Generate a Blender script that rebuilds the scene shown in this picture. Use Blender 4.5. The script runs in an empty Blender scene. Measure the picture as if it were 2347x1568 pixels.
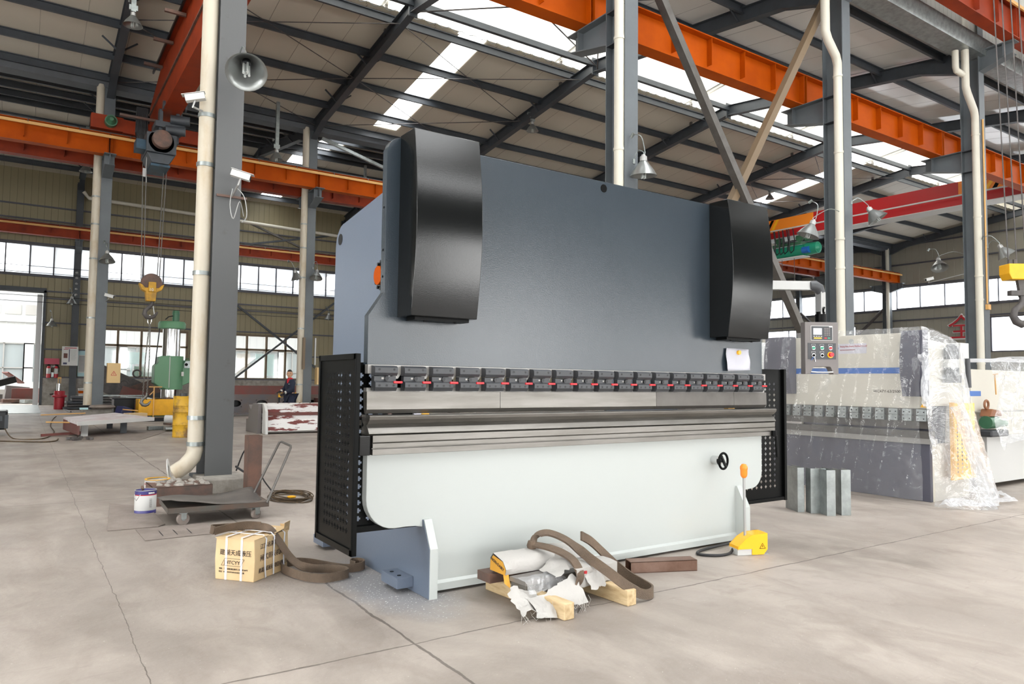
import bpy, bmesh, math, random
from mathutils import Vector, Matrix
RND = random.Random(11)
SC = bpy.context.scene
COL = SC.collection
PI = math.pi
def lin(h):
    h = h.lstrip('#'); c = [int(h[i:i+2], 16)/255 for i in (0, 2, 4)]
    return tuple((x/12.92 if x <= .04045 else ((x+.055)/1.055)**2.4) for x in c) + (1,)

# ------------------------------------------------------------------ materials
def mat(name, c1, rough=.5, metal=0., c2=None, scale=4., lo=.35, hi=.65, detail=6., bump=0., bscale=60., coat=0., stretch=None, spec=None, bdist=.01):
    m = bpy.data.materials.new(name); m.use_nodes = True
    nt = m.node_tree; N = nt.nodes; L = nt.links
    p = N['Principled BSDF']
    p.inputs['Base Color'].default_value = lin(c1)
    p.inputs['Roughness'].default_value = rough
    p.inputs['Metallic'].default_value = metal
    if spec is not None: p.inputs['Specular IOR Level'].default_value = spec
    if coat: p.inputs['Coat Weight'].default_value = coat; p.inputs['Coat Roughness'].default_value = .15
    if c2 or bump:
        tc = N.new('ShaderNodeTexCoord'); mp = N.new('ShaderNodeMapping'); L.new(tc.outputs['Object'], mp.inputs[0])
        if stretch: mp.inputs['Scale'].default_value = stretch
    if c2:
        n = N.new('ShaderNodeTexNoise'); n.inputs['Scale'].default_value = scale; n.inputs['Detail'].default_value = detail; n.inputs['Roughness'].default_value = .62
        L.new(mp.outputs[0], n.inputs['Vector'])
        r = N.new('ShaderNodeValToRGB'); e = r.color_ramp.elements
        e[0].position = lo; e[0].color = lin(c1); e[1].position = hi; e[1].color = lin(c2)
        L.new(n.outputs[0], r.inputs[0]); L.new(r.outputs[0], p.inputs['Base Color'])
    if bump:
        b = N.new('ShaderNodeTexNoise'); b.inputs['Scale'].default_value = bscale; b.inputs['Detail'].default_value = 3
        L.new(mp.outputs[0], b.inputs['Vector'])
        q = N.new('ShaderNodeBump'); q.inputs['Strength'].default_value = bump; q.inputs['Distance'].default_value = bdist
        L.new(b.outputs[0], q.inputs['Height']); L.new(q.outputs[0], p.inputs['Normal'])
    return m
def sheer(name, tint, transp, rough=.25, translucent=.0, bump=0., bscale=8., ior_gloss=.12):
    """thin see-through sheet: transparent mixed with diffuse/translucent and gloss"""
    m = bpy.data.materials.new(name); m.use_nodes = True
    nt = m.node_tree; N = nt.nodes; L = nt.links; N.clear()
    out = N.new('ShaderNodeOutputMaterial'); t = N.new('ShaderNodeBsdfTransparent'); t.inputs[0].default_value = (1, 1, 1, 1)
    d = N.new('ShaderNodeBsdfDiffuse'); d.inputs[0].default_value = lin(tint)
    tr = N.new('ShaderNodeBsdfTranslucent'); tr.inputs[0].default_value = lin(tint)
    g = N.new('ShaderNodeBsdfGlossy'); g.inputs['Roughness'].default_value = rough
    m1 = N.new('ShaderNodeMixShader'); m1.inputs[0].default_value = translucent; L.new(d.outputs[0], m1.inputs[1]); L.new(tr.outputs[0], m1.inputs[2])
    m2 = N.new('ShaderNodeMixShader'); m2.inputs[0].default_value = 1-transp; L.new(t.outputs[0], m2.inputs[1]); L.new(m1.outputs[0], m2.inputs[2])
    m3 = N.new('ShaderNodeMixShader'); m3.inputs[0].default_value = ior_gloss; L.new(m2.outputs[0], m3.inputs[1]); L.new(g.outputs[0], m3.inputs[2])
    L.new(m3.outputs[0], out.inputs[0])
    if bump:
        tc = N.new('ShaderNodeTexCoord'); b = N.new('ShaderNodeTexNoise'); b.inputs['Scale'].default_value = bscale; b.inputs['Detail'].default_value = 5; b.inputs['Distortion'].default_value = 1.2
        L.new(tc.outputs['Object'], b.inputs['Vector'])
        q = N.new('ShaderNodeBump'); q.inputs['Strength'].default_value = bump; q.inputs['Distance'].default_value = .05
        L.new(b.outputs[0], q.inputs['Height']); L.new(q.outputs[0], g.inputs['Normal']); L.new(q.outputs[0], d.inputs['Normal'])
        # creases of the sheet are denser
        r = N.new('ShaderNodeValToRGB'); e = r.color_ramp.elements; e[0].position = .60; e[1].position = .85
        e[0].color = (1-transp,)*3+(1,); e[1].color = (min(1, 1.25-transp),)*3+(1,)
        L.new(b.outputs[0], r.inputs[0]); L.new(r.outputs[0], m2.inputs[0])
    return m
M = {}
M['slate'] = mat('slate_paint', '#2b343c', .24, c2='#2f3840', scale=1.5, bump=.35, bscale=150, bdist=.0018, spec=.6)
M['slate_side'] = mat('slate_side_paint', '#5e6878', .33, bump=.3, bscale=230, bdist=.002, spec=.55)
M['gloss_black'] = mat('black_powder_paint', '#0c0e0f', .15, bump=.25, bscale=260, bdist=.0007, spec=.4)
M['black'] = mat('black_paint', '#070808', .38, spec=.10)
M['white_green'] = mat('pale_paint', '#b3b8b6', .30)
M['dark_wall'] = mat('dim_hall_wall', '#45433c', .7)  # for the invented front wall, dark to keep reflections in the press low
M['dark_roof'] = mat('dim_hall_roof', '#77746c', .7)  # for the invented roof over the camera, dark in reflections too
M['clamp'] = mat('clamp_grey', '#3c3e42', .45, bump=.05, bscale=300)
M['red_plastic'] = mat('red_lever', '#e0202c', .35)
M['steel'] = mat('ground_steel', '#85827e', .42, .8, c2='#716e69', scale=3, stretch=(.6, 3, 6), bump=.04, bscale=120)
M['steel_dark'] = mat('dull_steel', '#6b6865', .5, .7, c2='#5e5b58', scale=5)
M['steel_silver'] = mat('silver_strip', '#9c9a97', .42, .6)  # pale silver steel for strips, tang and small plates
M['chrome'] = mat('chrome', '#d8d8d8', .12, 1.)
M['bolt'] = mat('bolt_black', '#1b1c1e', .3, .5)
M['col'] = mat('grey_column_paint', '#5d6367', .5, c2='#54595d', scale=1.2, bump=.03, bscale=80)
M['col_worn'] = mat('worn_column_paint', '#4e4f50', .5, c2='#3d352f', scale=4, lo=.62, hi=.80)
M['dark_steel'] = mat('dark_painted_steel', '#3c4147', .5, c2='#33373c', scale=2)
M['orange'] = mat('orange_paint', '#ad4c02', .55, c2='#9c4002', scale=1.2, spec=.1)
M['orange_old'] = mat('aged_orange_paint', '#8f3312', .55, c2='#742812', scale=1.6, lo=.4, hi=.75, spec=.25)
M['orange_new'] = mat('bright_orange_paint', '#f08a2a', .35)
M['crane_red'] = mat('crane_red', '#b41f24', .35)
M['yellow_old'] = mat('aged_yellow', '#c99a5a', .5)
M['yellow'] = mat('yellow_paint', '#e5a90a', .42, c2='#d29a0c', scale=3)
M['yellow_bright'] = mat('yellow_gloss', '#f5b41e', .28)
M['yellow_rust'] = mat('yellow_rusty', '#c79a1d', .5, c2='#6e5127', scale=3.5, lo=.45, hi=.62)
M['pvc'] = mat('pvc_cream', '#c3bfb2', .4)
M['pvc_old'] = mat('pvc_stained', '#b8b0a0', .42, c2='#97794c', scale=2.2, lo=.52, hi=.8, stretch=(1, 1, .35))
M['clad'] = mat('beige_cladding', '#8b8570', .5)
M['roof'] = mat('roof_sheet', '#cbc7c0', .42)
M['rust'] = mat('rusty_steel', '#6b4e42', .65, c2='#4a3f3a', scale=5, bump=.1)
M['redoxide'] = mat('red_oxide_primer', '#6e3530', .6, c2='#5d423c', scale=2)
M['darkiron'] = mat('dark_iron', '#3d3a3a', .55, c2='#575250', scale=4)
M['concrete'] = mat('plinth_concrete', '#9c9790', .85, c2='#7e7973', scale=6, bump=.4, bscale=30)
M['green'] = mat('machine_green', '#5f8f6c', .35)
M['green_dark'] = mat('machine_green_dark', '#3c6a4e', .35)
M['teal'] = mat('hoist_teal', '#1f8a6c', .35)
M['blue'] = mat('blue_paint', '#1d5fae', .35)
M['blue_dark'] = mat('navy', '#2a2d52', .4)
M['white'] = mat('white_paint', '#c4c4c2', .45)
M['paper'] = mat('paper', '#c6c6d0', .8)
M['card'] = mat('cardboard', '#d2b890', .8, c2='#c4a87e', scale=2.5)
M['ink'] = mat('dark_ink', '#3a2f2a', .8)
M['strap_w'] = mat('white_strap', '#e6e6ec', .35)
M['sling'] = mat('brown_webbing', '#6a594a', .85, c2='#574a3e', scale=9, bump=.5, bscale=160)
M['wood'] = mat('pale_wood', '#cdb690', .7, c2='#a98f68', scale=5, stretch=(6, 1, 6))
M['galv'] = mat('galvanised', '#a2a8a8', .32, .7, c2='#858b89', scale=7)
M['alu'] = mat('aluminium', '#a5a5a4', .38, .5)
M['shade_in'] = mat('lamp_reflector', '#8d908f', .33, .7)
M['bulb'] = mat('bulb_glass', '#b0b4b2', .2)
M['yellow_aged'] = mat('aged_hook_yellow', '#c4920f', .5, c2='#8d6a22', scale=5)
M['blue_worn'] = mat('greasy_blue', '#24475c', .5, c2='#1c2c36')

M['cream_box'] = mat('cream_enamel', '#c9ab78', .5)
M['panel_grey'] = mat('pendant_grey', '#6f6a69', .5)
M['panel_dark'] = mat('panel_dark', '#3a3c40', .45)
M['heat_brown'] = mat('brown_valve', '#8a5a3c', .5)
M['screen'] = mat('screen_glass', '#c9dbe6', .2)
M['m2body'] = mat('warm_grey_paint', '#c9c5b9', .4)
M['m2dark'] = mat('graphite_paint', '#4c4c58', .4)
M['skin'] = mat('skin', '#c79a7c', .55)
M['hair'] = mat('hair', '#15120f', .6)
M['navycloth'] = mat('navy_cloth', '#1d2438', .85)
M['redcloth'] = mat('red_cloth', '#b5202c', .85)
M['glove'] = mat('glove_dark', '#2c2226', .8)
M['extred'] = mat('extinguisher_red', '#a8202a', .35)
M['jackred'] = mat('jack_red', '#a12330', .45)
M['cable'] = mat('cable_black', '#1d1d20', .5)
M['coilc'] = mat('dusty_cable', '#5f4c35', .8, c2='#40362b', scale=20)
M['tile_white'] = mat('pail_white', '#bdbdbb', .45)
M['purple'] = mat('pail_purple', '#3d3a78', .4)
M['doorframe'] = mat('window_frame_brown', '#6b5a45', .5)
M['windark'] = mat('window_frame_dark', '#4a4a52', .5)
M['plate_dusty'] = mat('dusty_floor_plate', '#8b8079', .7, c2='#746a64', scale=4, bump=.2)
M['bagwhite'] = mat('woven_sack', '#a9a6a2', .55, bump=.5, bscale=25)
M['brownpaper'] = mat('sack_inside', '#c8922f', .7)
M['flakewhite'] = mat('filler_and_primer', '#dcdad9', .55, c2='#6d2f2b', scale=2.6, lo=.53, hi=.56, stretch=(.6, 1, 3))
M['posterblue'] = mat('pale_blue_board', '#a7c9cf', .6)
M['facade'] = mat('outside_cladding', '#c3c6c6', .6)
M['glass_out'] = mat('outside_glass', '#8b9497', .3)
M['frost'] = sheer('frosted_pane', '#dfe8f2', .55, .3, .9, ior_gloss=.04)
M['glass'] = sheer('clear_pane', '#dfe8ea', .93, .05, .5, ior_gloss=.06)
M['skylight'] = sheer('skylight_sheet', '#ffffff', .72, .4, 1., ior_gloss=.02)
M['monitor'] = sheer('monitor_sheet', '#e8e6e0', .0, .4, .30, ior_gloss=.02)
M['film'] = sheer('plastic_film', '#f2f5fa', .90, .10, .35, bump=.5, bscale=3.5, ior_gloss=.06)
M['film_mid'] = sheer('plastic_film_loose', '#eef1f6', .74, .12, .45, bump=.8, bscale=4, ior_gloss=.09)
M['film_thick'] = sheer('plastic_film_folded', '#eef1f6', .50, .15, .45, bump=1.0, bscale=9, ior_gloss=.16)

def floor_material():
    m = bpy.data.materials.new('worn_concrete_floor'); m.use_nodes = True
    nt = m.node_tree; N = nt.nodes; L = nt.links; p = N['Principled BSDF']
    tc = N.new('ShaderNodeTexCoord')
    def noise(s, d=6, st=None, dist=0):
        n = N.new('ShaderNodeTexNoise'); n.inputs['Scale'].default_value = s; n.inputs['Detail'].default_value = d; n.inputs['Distortion'].default_value = dist; n.inputs['Roughness'].default_value = .6
        if st:
            mp = N.new('ShaderNodeMapping'); mp.inputs['Scale'].default_value = st; L.new(tc.outputs['Object'], mp.inputs[0]); L.new(mp.outputs[0], n.inputs['Vector'])
        else: L.new(tc.outputs['Object'], n.inputs['Vector'])
        return n.outputs[0]
    def ramp(src, a, ca, b, cb):
        r = N.new('ShaderNodeValToRGB'); e = r.color_ramp.elements; e[0].position = a; e[0].color = ca; e[1].position = b; e[1].color = cb
        L.new(src, r.inputs[0]); return r.outputs[0]
    def mixc(f, a, b):
        x = N.new('ShaderNodeMix'); x.data_type = 'RGBA'
        if hasattr(f, 'links') or hasattr(f, 'is_linked'): L.new(f, x.inputs[0])
        else: x.inputs[0].default_value = f
        for s, i in ((a, 6), (b, 7)):
            if isinstance(s, tuple): x.inputs[i].default_value = s
            else: L.new(s, x.inputs[i])
        return x.outputs[2]
    def math_(op, a, b=None, c=None):
        x = N.new('ShaderNodeMath'); x.operation = op
        for i, s in enumerate((a, b, c)):
            if s is None: continue
            if isinstance(s, (int, float)): x.inputs[i].default_value = s
            else: L.new(s, x.inputs[i])
        return x.outputs[0]
    base = ramp(noise(.55, 8), .32, lin('#7c736c'), .68, lin('#a0978f'))
    patch = ramp(noise(1.7, 8, (1, .45, 1), .6), .45, (0, 0, 0, 1), .62, (1, 1, 1, 1))
    c = mixc(math_('MULTIPLY', patch, .5), base, lin('#aea59c'))
    dirt = ramp(noise(2.6, 10, (1, .6, 1), 1.5), .52, (0, 0, 0, 1), .66, (1, 1, 1, 1))
    c = mixc(math_('MULTIPLY', dirt, .38), c, lin('#7b7068'))
    scuff = ramp(noise(9, 6, (.5, 3, 1), 1.), .60, (0, 0, 0, 1), .70, (1, 1, 1, 1))
    c = mixc(math_('MULTIPLY', scuff, .5), c, lin('#8a8079'))
    speck = ramp(noise(55, 2), .70, (0, 0, 0, 1), .76, (1, 1, 1, 1))
    c = mixc(math_('MULTIPLY', speck, .5), c, lin('#c8c2ba'))
    sp = N.new('ShaderNodeSeparateXYZ'); L.new(tc.outputs['Object'], sp.inputs[0])
    wob = math_('MULTIPLY', math_('SUBTRACT', noise(3.5, 5), .5), .05)
    total = None
    for axis, pos, w in ((0, 1.54, .008), (0, .47, .0022), (0, 7.7, .007), (0, 13.8, .007), (0, -4.6, .006), (1, 3.05, .006), (1, 8.2, .006), (1, 13.4, .008), (1, 18.5, .008)):
        d = math_('ABSOLUTE', math_('SUBTRACT', math_('ADD', sp.outputs[axis], wob), pos))
        k = math_('LESS_THAN', d, math_('MULTIPLY', math_('ADD', noise(6, 3), .1), w*1.6))
        total = k if total is None else math_('MAXIMUM', total, k)
    c = mixc(math_('MULTIPLY', total, .75), c, lin('#4c443f'))
    # two dusty tyre tracks at the left, worn into the floor
    for pos, hw in ((.15, .06), (.74, .07)):
        d = math_('ABSOLUTE', math_('SUBTRACT', math_('ADD', sp.outputs[0], math_('MULTIPLY', wob, 2.)), pos))
        k = math_('MULTIPLY', ramp(d, hw*.6, (1, 1, 1, 1), hw*1.5, (0, 0, 0, 1)), ramp(sp.outputs[1], 5.0, (1, 1, 1, 1), 5.6, (0, 0, 0, 1)) if False else ramp(noise(1.2, 4), .35, (0, 0, 0, 1), .6, (1, 1, 1, 1)))
        c = mixc(math_('MULTIPLY', k, .35), c, lin('#82776f'))
    # slate paint overspray left of the press, a stain with a shape of its own
    dx = math_('DIVIDE', math_('SUBTRACT', sp.outputs[0], 1.83), .33); dy = math_('DIVIDE', math_('SUBTRACT', sp.outputs[1], 3.95), .75)
    rr = math_('ADD', math_('MULTIPLY', dx, dx), math_('MULTIPLY', dy, dy))
    rr = math_('ADD', rr, math_('MULTIPLY', math_('SUBTRACT', noise(4, 6), .5), 1.2))
    st = ramp(rr, .2, (1, 1, 1, 1), 1.1, (0, 0, 0, 1))
    c = mixc(math_('MULTIPLY', st, .6), c, lin('#7f848c'))
    chips = math_('MULTIPLY', ramp(noise(70, 1), .66, (0, 0, 0, 1), .70, (1, 1, 1, 1)), st)
    c = mixc(chips, c, lin('#dcdcda'))
    L.new(c, p.inputs['Base Color'])
    p.inputs['Roughness'].default_value = .55
    L.new(ramp(noise(1.3, 6), .3, (.42,)*3+(1,), .7, (.66,)*3+(1,)), p.inputs['Roughness'])
    p.inputs['Specular IOR Level'].default_value = .4
    b = N.new('ShaderNodeBump'); b.inputs['Strength'].default_value = .25; b.inputs['Distance'].default_value = .01
    h = math_('SUBTRACT', noise(30, 6), math_('MULTIPLY', total, 2.)); L.new(h, b.inputs['Height']); L.new(b.outputs[0], p.inputs['Normal'])
    return m
M['floor'] = floor_material()

def ribbed(name, c1, c2, pitch, axis, rough=.45, width=.05, bump=.6):
    """profiled sheet with thin seam lines every pitch metres along an axis"""
    m = mat(name, c1, rough); nt = m.node_tree; N = nt.nodes; L = nt.links; p = N['Principled BSDF']
    tc = N.new('ShaderNodeTexCoord'); sp = N.new('ShaderNodeSeparateXYZ'); L.new(tc.outputs['Object'], sp.inputs[0])
    d = N.new('ShaderNodeMath'); d.operation = 'DIVIDE'; d.inputs[1].default_value = pitch; L.new(sp.outputs[axis], d.inputs[0])
    f = N.new('ShaderNodeMath'); f.operation = 'FRACT'; L.new(d.outputs[0], f.inputs[0])
    r = N.new('ShaderNodeValToRGB'); e = r.color_ramp.elements; e[0].position = 0; e[0].color = lin(c2); e[1].position = width; e[1].color = (1, 1, 1, 1)
    e[0].color = (0, 0, 0, 1); L.new(f.outputs[0], r.inputs[0])
    n = N.new('ShaderNodeTexNoise'); n.inputs['Scale'].default_value = .5; n.inputs['Detail'].default_value = 6; L.new(tc.outputs['Object'], n.inputs['Vector'])
    nr = N.new('ShaderNodeMix'); nr.data_type = 'RGBA'; nr.inputs[6].default_value = lin(c1); nr.inputs[7].default_value = tuple(x*.88 for x in lin(c1)[:3])+(1,); L.new(n.outputs[0], nr.inputs[0])
    x = N.new('ShaderNodeMix'); x.data_type = 'RGBA'; x.inputs[6].default_value = lin(c2); L.new(r.outputs[0], x.inputs[0]); L.new(nr.outputs[2], x.inputs[7]); L.new(x.outputs[2], p.inputs['Base Color'])
    b = N.new('ShaderNodeBump'); b.inputs['Strength'].default_value = bump; b.inputs['Distance'].default_value = .02; L.new(r.outputs[0], b.inputs['Height']); L.new(b.outputs[0], p.inputs['Normal'])
    return m
M['clad_x'] = ribbed('beige_cladding_x', '#8a8063', '#575140', .25, 0)
M['clad_y'] = ribbed('beige_cladding_y', '#8f8b80', '#66625a', .40, 1)
M['clad_white'] = ribbed('pale_ribbed_fascia', '#b5b4ac', '#77756e', .20, 0)
M['roof_x'] = ribbed('roof_sheet_seams', '#c4bdaf', '#7a756b', 1.0, 0, .4, .02)
M['roof_lap'] = ribbed('roof_sheet_laps', '#eceae6', '#77757a', .95, 0, .22, .03)
M['facade_x'] = ribbed('outside_cladding_x', '#b5b9ba', '#9aa0a2', .45, 0)

# ------------------------------------------------------------------ mesh helper
ORG = {}
class MB:
    def __init__(s): s.v = []; s.f = []
    def add(s, vs, fs):
        b = len(s.v); s.v += [Vector(v) for v in vs]; s.f += [[i+b for i in f] for f in fs]; return s
    def box(s, x0, x1, y0, y1, z0, z1, T=None):
        vs = [Vector((x, y, z)) for z in (z0, z1) for y in (y0, y1) for x in (x0, x1)]
        if T is not None: vs = [T @ v for v in vs]
        return s.add(vs, [[0, 2, 3, 1], [4, 5, 7, 6], [0, 1, 5, 4], [2, 6, 7, 3], [0, 4, 6, 2], [1, 3, 7, 5]])
    def prism(s, poly, axis, a, b):
        n = len(poly)
        f = {'x': lambda p, t: (t, p[0], p[1]), 'y': lambda p, t: (p[0], t, p[1]), 'z': lambda p, t: (p[0], p[1], t)}[axis]
        vs = [f(p, a) for p in poly] + [f(p, b) for p in poly]
        return s.add(vs, [list(range(n))[::-1], list(range(n, 2*n))] + [[i, (i+1) % n, n+(i+1) % n, n+i] for i in range(n)])
    def sweep(s, sec, p0, p1, up=(0, 0, 1)):
        p0 = Vector(p0); p1 = Vector(p1); d = (p1-p0).normalized(); u = d.cross(Vector(up)).normalized(); w = u.cross(d)
        n = len(sec); vs = [p0+u*a+w*b for a, b in sec] + [p1+u*a+w*b for a, b in sec]
        return s.add(vs, [list(range(n))[::-1], list(range(n, 2*n))] + [[i, (i+1) % n, n+(i+1) % n, n+i] for i in range(n)])
    def cyl(s, p0, p1, r0, r1=None, n=16, caps=True):
        if r1 is None: r1 = r0
        p0 = Vector(p0); p1 = Vector(p1); d = (p1-p0).normalized()
        a = d.orthogonal().normalized(); b = d.cross(a)
        vs = [p0+(a*math.cos(t)+b*math.sin(t))*r0 for t in [2*PI*i/n for i in range(n)]] + [p1+(a*math.cos(t)+b*math.sin(t))*r1 for t in [2*PI*i/n for i in range(n)]]
        fs = [[i, (i+1) % n, n+(i+1) % n, n+i] for i in range(n)]
        if caps: fs += [list(range(n))[::-1], list(range(n, 2*n))]
        return s.add(vs, fs)
    def tube(s, pts, r, n=8, closed=False):
        pts = [Vector(p) for p in pts]; m = len(pts); vs = []; prev = None
        for i, p in enumerate(pts):
            if closed: d = (pts[(i+1) % m]-pts[i-1]).normalized()
            else: d = (pts[min(i+1, m-1)]-pts[max(i-1, 0)]).normalized()
            a = d.orthogonal().normalized() if prev is None else (prev-d*prev.dot(d)).normalized()
            prev = a; b = d.cross(a); rr = r[i] if isinstance(r, (list, tuple)) else r
            vs += [p+(a*math.cos(t)+b*math.sin(t))*rr for t in [2*PI*k/n for k in range(n)]]
        fs = [[i*n+k, i*n+(k+1) % n, ((i+1) % m)*n+(k+1) % n, ((i+1) % m)*n+k] for i in range(m if closed else m-1) for k in range(n)]
        if not closed: fs += [list(range(n))[::-1], [(m-1)*n+k for k in range(n)]]
        return s.add(vs, fs)
    def lathe(s, prof, c=(0, 0, 0), n=24, T=None):
        vs = []; c = Vector(c)
        for r, z in prof: vs += [Vector((r*math.cos(2*PI*k/n), r*math.sin(2*PI*k/n), z)) for k in range(n)]
        vs = [((T @ v) if T is not None else v+c) for v in vs]
        fs = [[i*n+k, i*n+(k+1) % n, (i+1)*n+(k+1) % n, (i+1)*n+k] for i in range(len(prof)-1) for k in range(n)]
        return s.add(vs, fs)
    def ribbon(s, pts, ups, w, t):
        """flat strap: pts centre line, ups the direction of the width at each point"""
        pts = [Vector(p) for p in pts]; m = len(pts); vs = []
        for i, p in enumerate(pts):
            d = (pts[min(i+1, m-1)]-pts[max(i-1, 0)]).normalized(); u = Vector(ups[i]); u = (u-d*u.dot(d)).normalized(); k = d.cross(u)
            vs += [p+u*w/2+k*t/2, p-u*w/2+k*t/2, p-u*w/2-k*t/2, p+u*w/2-k*t/2]
        fs = [[i*4+k, i*4+(k+1) % 4, (i+1)*4+(k+1) % 4, (i+1)*4+k] for i in range(m-1) for k in range(4)]
        fs += [[0, 3, 2, 1], [(m-1)*4+k for k in range(4)]]
        return s.add(vs, fs)
    def xf(s, T):
        s.v = [T @ v for v in s.v]; return s
    def build(s, name, m, parent=None, smooth=None, bevel=0, origin=None, mods=None):
        if parent is not None: o = ORG[parent.name]
        elif origin is not None: o = Vector(origin)
        else:
            xs = [v.x for v in s.v]; ys = [v.y for v in s.v]; zs = [v.z for v in s.v]
            o = Vector(((min(xs)+max(xs))/2, (min(ys)+max(ys))/2, min(zs)))
        me = bpy.data.meshes.new(name); me.from_pydata([tuple(v-o) for v in s.v], [], s.f); me.update()
        bm = bmesh.new(); bm.from_mesh(me); bmesh.ops.recalc_face_normals(bm, faces=bm.faces); bm.to_mesh(me); bm.free()
        me.materials.append(M[m] if isinstance(m, str) else m)
        if smooth is not None:
            for p in me.polygons: p.use_smooth = True
            me.set_sharp_from_angle(angle=math.radians(smooth))
        ob = bpy.data.objects.new(name, me); COL.objects.link(ob)
        ORG[ob.name] = o
        if parent is not None: ob.parent = parent
        else: ob.location = o
        if bevel:
            b = ob.modifiers.new('bevel', 'BEVEL'); b.width = bevel; b.segments = 2; b.limit_method = 'ANGLE'; b.angle_limit = math.radians(40)
        return ob
def thing(name, loc, label, cat, group=None):
    o = bpy.data.objects.new(name, None); o.empty_display_size = .1; COL.objects.link(o); o.location = loc
    ORG[o.name] = Vector(loc); return tag(o, label, cat, group)
def tag(o, label, cat, group=None, kind=None):
    o['label'] = label; o['category'] = cat
    if group: o['group'] = group
    if kind: o['kind'] = kind
    return o
def struct(o): o['kind'] = 'structure'; return o
def copy_tree(o, parent=None):
    c = o.copy(); COL.objects.link(c)
    if parent is not None: c.parent = parent
    for ch in list(o.children): copy_tree(ch, c)
    return c
def clone(o, loc, label, rot=None, scale=None):
    c = copy_tree(o); c.location = loc; c['label'] = label
    if rot is not None: c.rotation_euler = rot
    if scale is not None: c.scale = scale
    return c
def isec(w, h, tw, tf):
    a = w/2; b = h/2; t = tw/2
    return [(-a, -b), (a, -b), (a, -b+tf), (t, -b+tf), (t, b-tf), (a, b-tf), (a, b), (-a, b), (-a, b-tf), (-t, b-tf), (-t, -b+tf), (-a, -b+tf)]
def rsec(w, h): return [(-w/2, -h/2), (w/2, -h/2), (w/2, h/2), (-w/2, h/2)]
def rot_box(mb, c, size, yaw=0, pitch=0, roll=0):
    T = Matrix.Translation(c) @ Matrix.Rotation(yaw, 4, 'Z') @ Matrix.Rotation(pitch, 4, 'Y') @ Matrix.Rotation(roll, 4, 'X')
    return mb.box(-size[0]/2, size[0]/2, -size[1]/2, size[1]/2, -size[2]/2, size[2]/2, T)
def text(name, s, size, m, parent, T, extrude=.0006, align='LEFT', spacing=1.):
    cu = bpy.data.curves.new('lettering', 'FONT'); cu.body = s; cu.size = size; cu.extrude = extrude; cu.align_x = align; cu.space_character = spacing
    cu.resolution_u = 3
    tmp = bpy.data.objects.new('lettering', cu); COL.objects.link(tmp); dg = bpy.context.evaluated_depsgraph_get()
    me = bpy.data.meshes.new_from_object(tmp.evaluated_get(dg)); bpy.data.objects.remove(tmp); bpy.data.curves.remove(cu)
    me.name = name; o0 = ORG[parent.name]
    me.transform(Matrix.Translation(-o0) @ T)
    me.materials.clear(); me.materials.append(M[m]); ob = bpy.data.objects.new(name, me); COL.objects.link(ob); ob.parent = parent; ORG[ob.name] = o0
    return ob
def frame_T(origin, xdir, ydir):
    x = Vector(xdir).normalized(); y = Vector(ydir); y = (y-x*y.dot(x)).normalized(); z = x.cross(y)
    return Matrix(((x.x, y.x, z.x, origin[0]), (x.y, y.y, z.y, origin[1]), (x.z, y.z, z.z, origin[2]), (0, 0, 0, 1)))
def arc(cx, cy, r, a0, a1, n=8): return [(cx+r*math.cos(math.radians(a0+(a1-a0)*i/n)), cy+r*math.sin(math.radians(a0+(a1-a0)*i/n))) for i in range(n+1)]
def smoothpath(pts, k=6):
    P = [Vector(p) for p in pts]; out = []
    for i in range(len(P)-1):
        a = P[max(i-1, 0)]; b = P[i]; c = P[i+1]; d = P[min(i+2, len(P)-1)]
        for j in range(k):
            t = j/k; out.append(.5*((2*b)+(c-a)*t+(2*a-5*b+4*c-d)*t*t+(3*b-a-3*c+d)*t**3))
    out.append(P[-1]); return out
# ------------------------------------------------------------------ camera, sky light
F_PX = 1660.0
cd = bpy.data.cameras.new('camera'); cam = bpy.data.objects.new('camera', cd); COL.objects.link(cam); SC.camera = cam
cd.sensor_width = 36; cd.sensor_fit = 'HORIZONTAL'; cd.lens = 36*F_PX/2347; cd.clip_end = 300
yaw, pit, rol = math.radians(34.0), math.radians(3.19), math.radians(.66)
cam.matrix_world = Matrix.Translation((0, 0, 1.2)) @ Matrix.Rotation(-yaw, 4, 'Z') @ Matrix.Rotation(PI/2+pit, 4, 'X') @ Matrix.Rotation(rol, 4, 'Z')
w = bpy.data.worlds.new('daylight'); SC.world = w; w.use_nodes = True
nt = w.node_tree; bg = nt.nodes['Background']
tc = nt.nodes.new('ShaderNodeTexCoord'); sp = nt.nodes.new('ShaderNodeSeparateXYZ'); rp = nt.nodes.new('ShaderNodeValToRGB')
nt.links.new(tc.outputs['Generated'], sp.inputs[0]); nt.links.new(sp.outputs[2], rp.inputs[0]); nt.links.new(rp.outputs[0], bg.inputs[0])
rp.color_ramp.elements[0].position = 0; rp.color_ramp.elements[0].color = (.985, .985, .97, 1)
rp.color_ramp.elements[1].position = .6; rp.color_ramp.elements[1].color = (.95, .965, .965, 1)
bg.inputs[1].default_value = 8.0
SC.view_settings.view_transform = 'Standard'; SC.view_settings.look = 'None'; SC.view_settings.gamma = 1.0; SC.view_settings.exposure = .58
SC.view_settings.use_curve_mapping = False
try:
    SC.cycles.max_bounces = 10; SC.cycles.transparent_max_bounces = 16; SC.cycles.diffuse_bounces = 6
except Exception: pass

# ------------------------------------------------------------------ the hall: rows of columns along X
YA, YB, YW, XE = 8.55, 24.0, 36.9, 44.9
XK = [1.8+6.05*k for k in range(8)]
ORD = ['first', 'second', 'third', 'fourth', 'fifth', 'sixth', 'seventh', 'eighth', 'ninth']
b = MB(); b.add([(-14, -12, 0), (62, -12, 0), (62, 62, 0), (-14, 62, 0)], [[0, 1, 2, 3]])
struct(b.build('floor', 'floor', origin=(0, 0, 0)))

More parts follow.
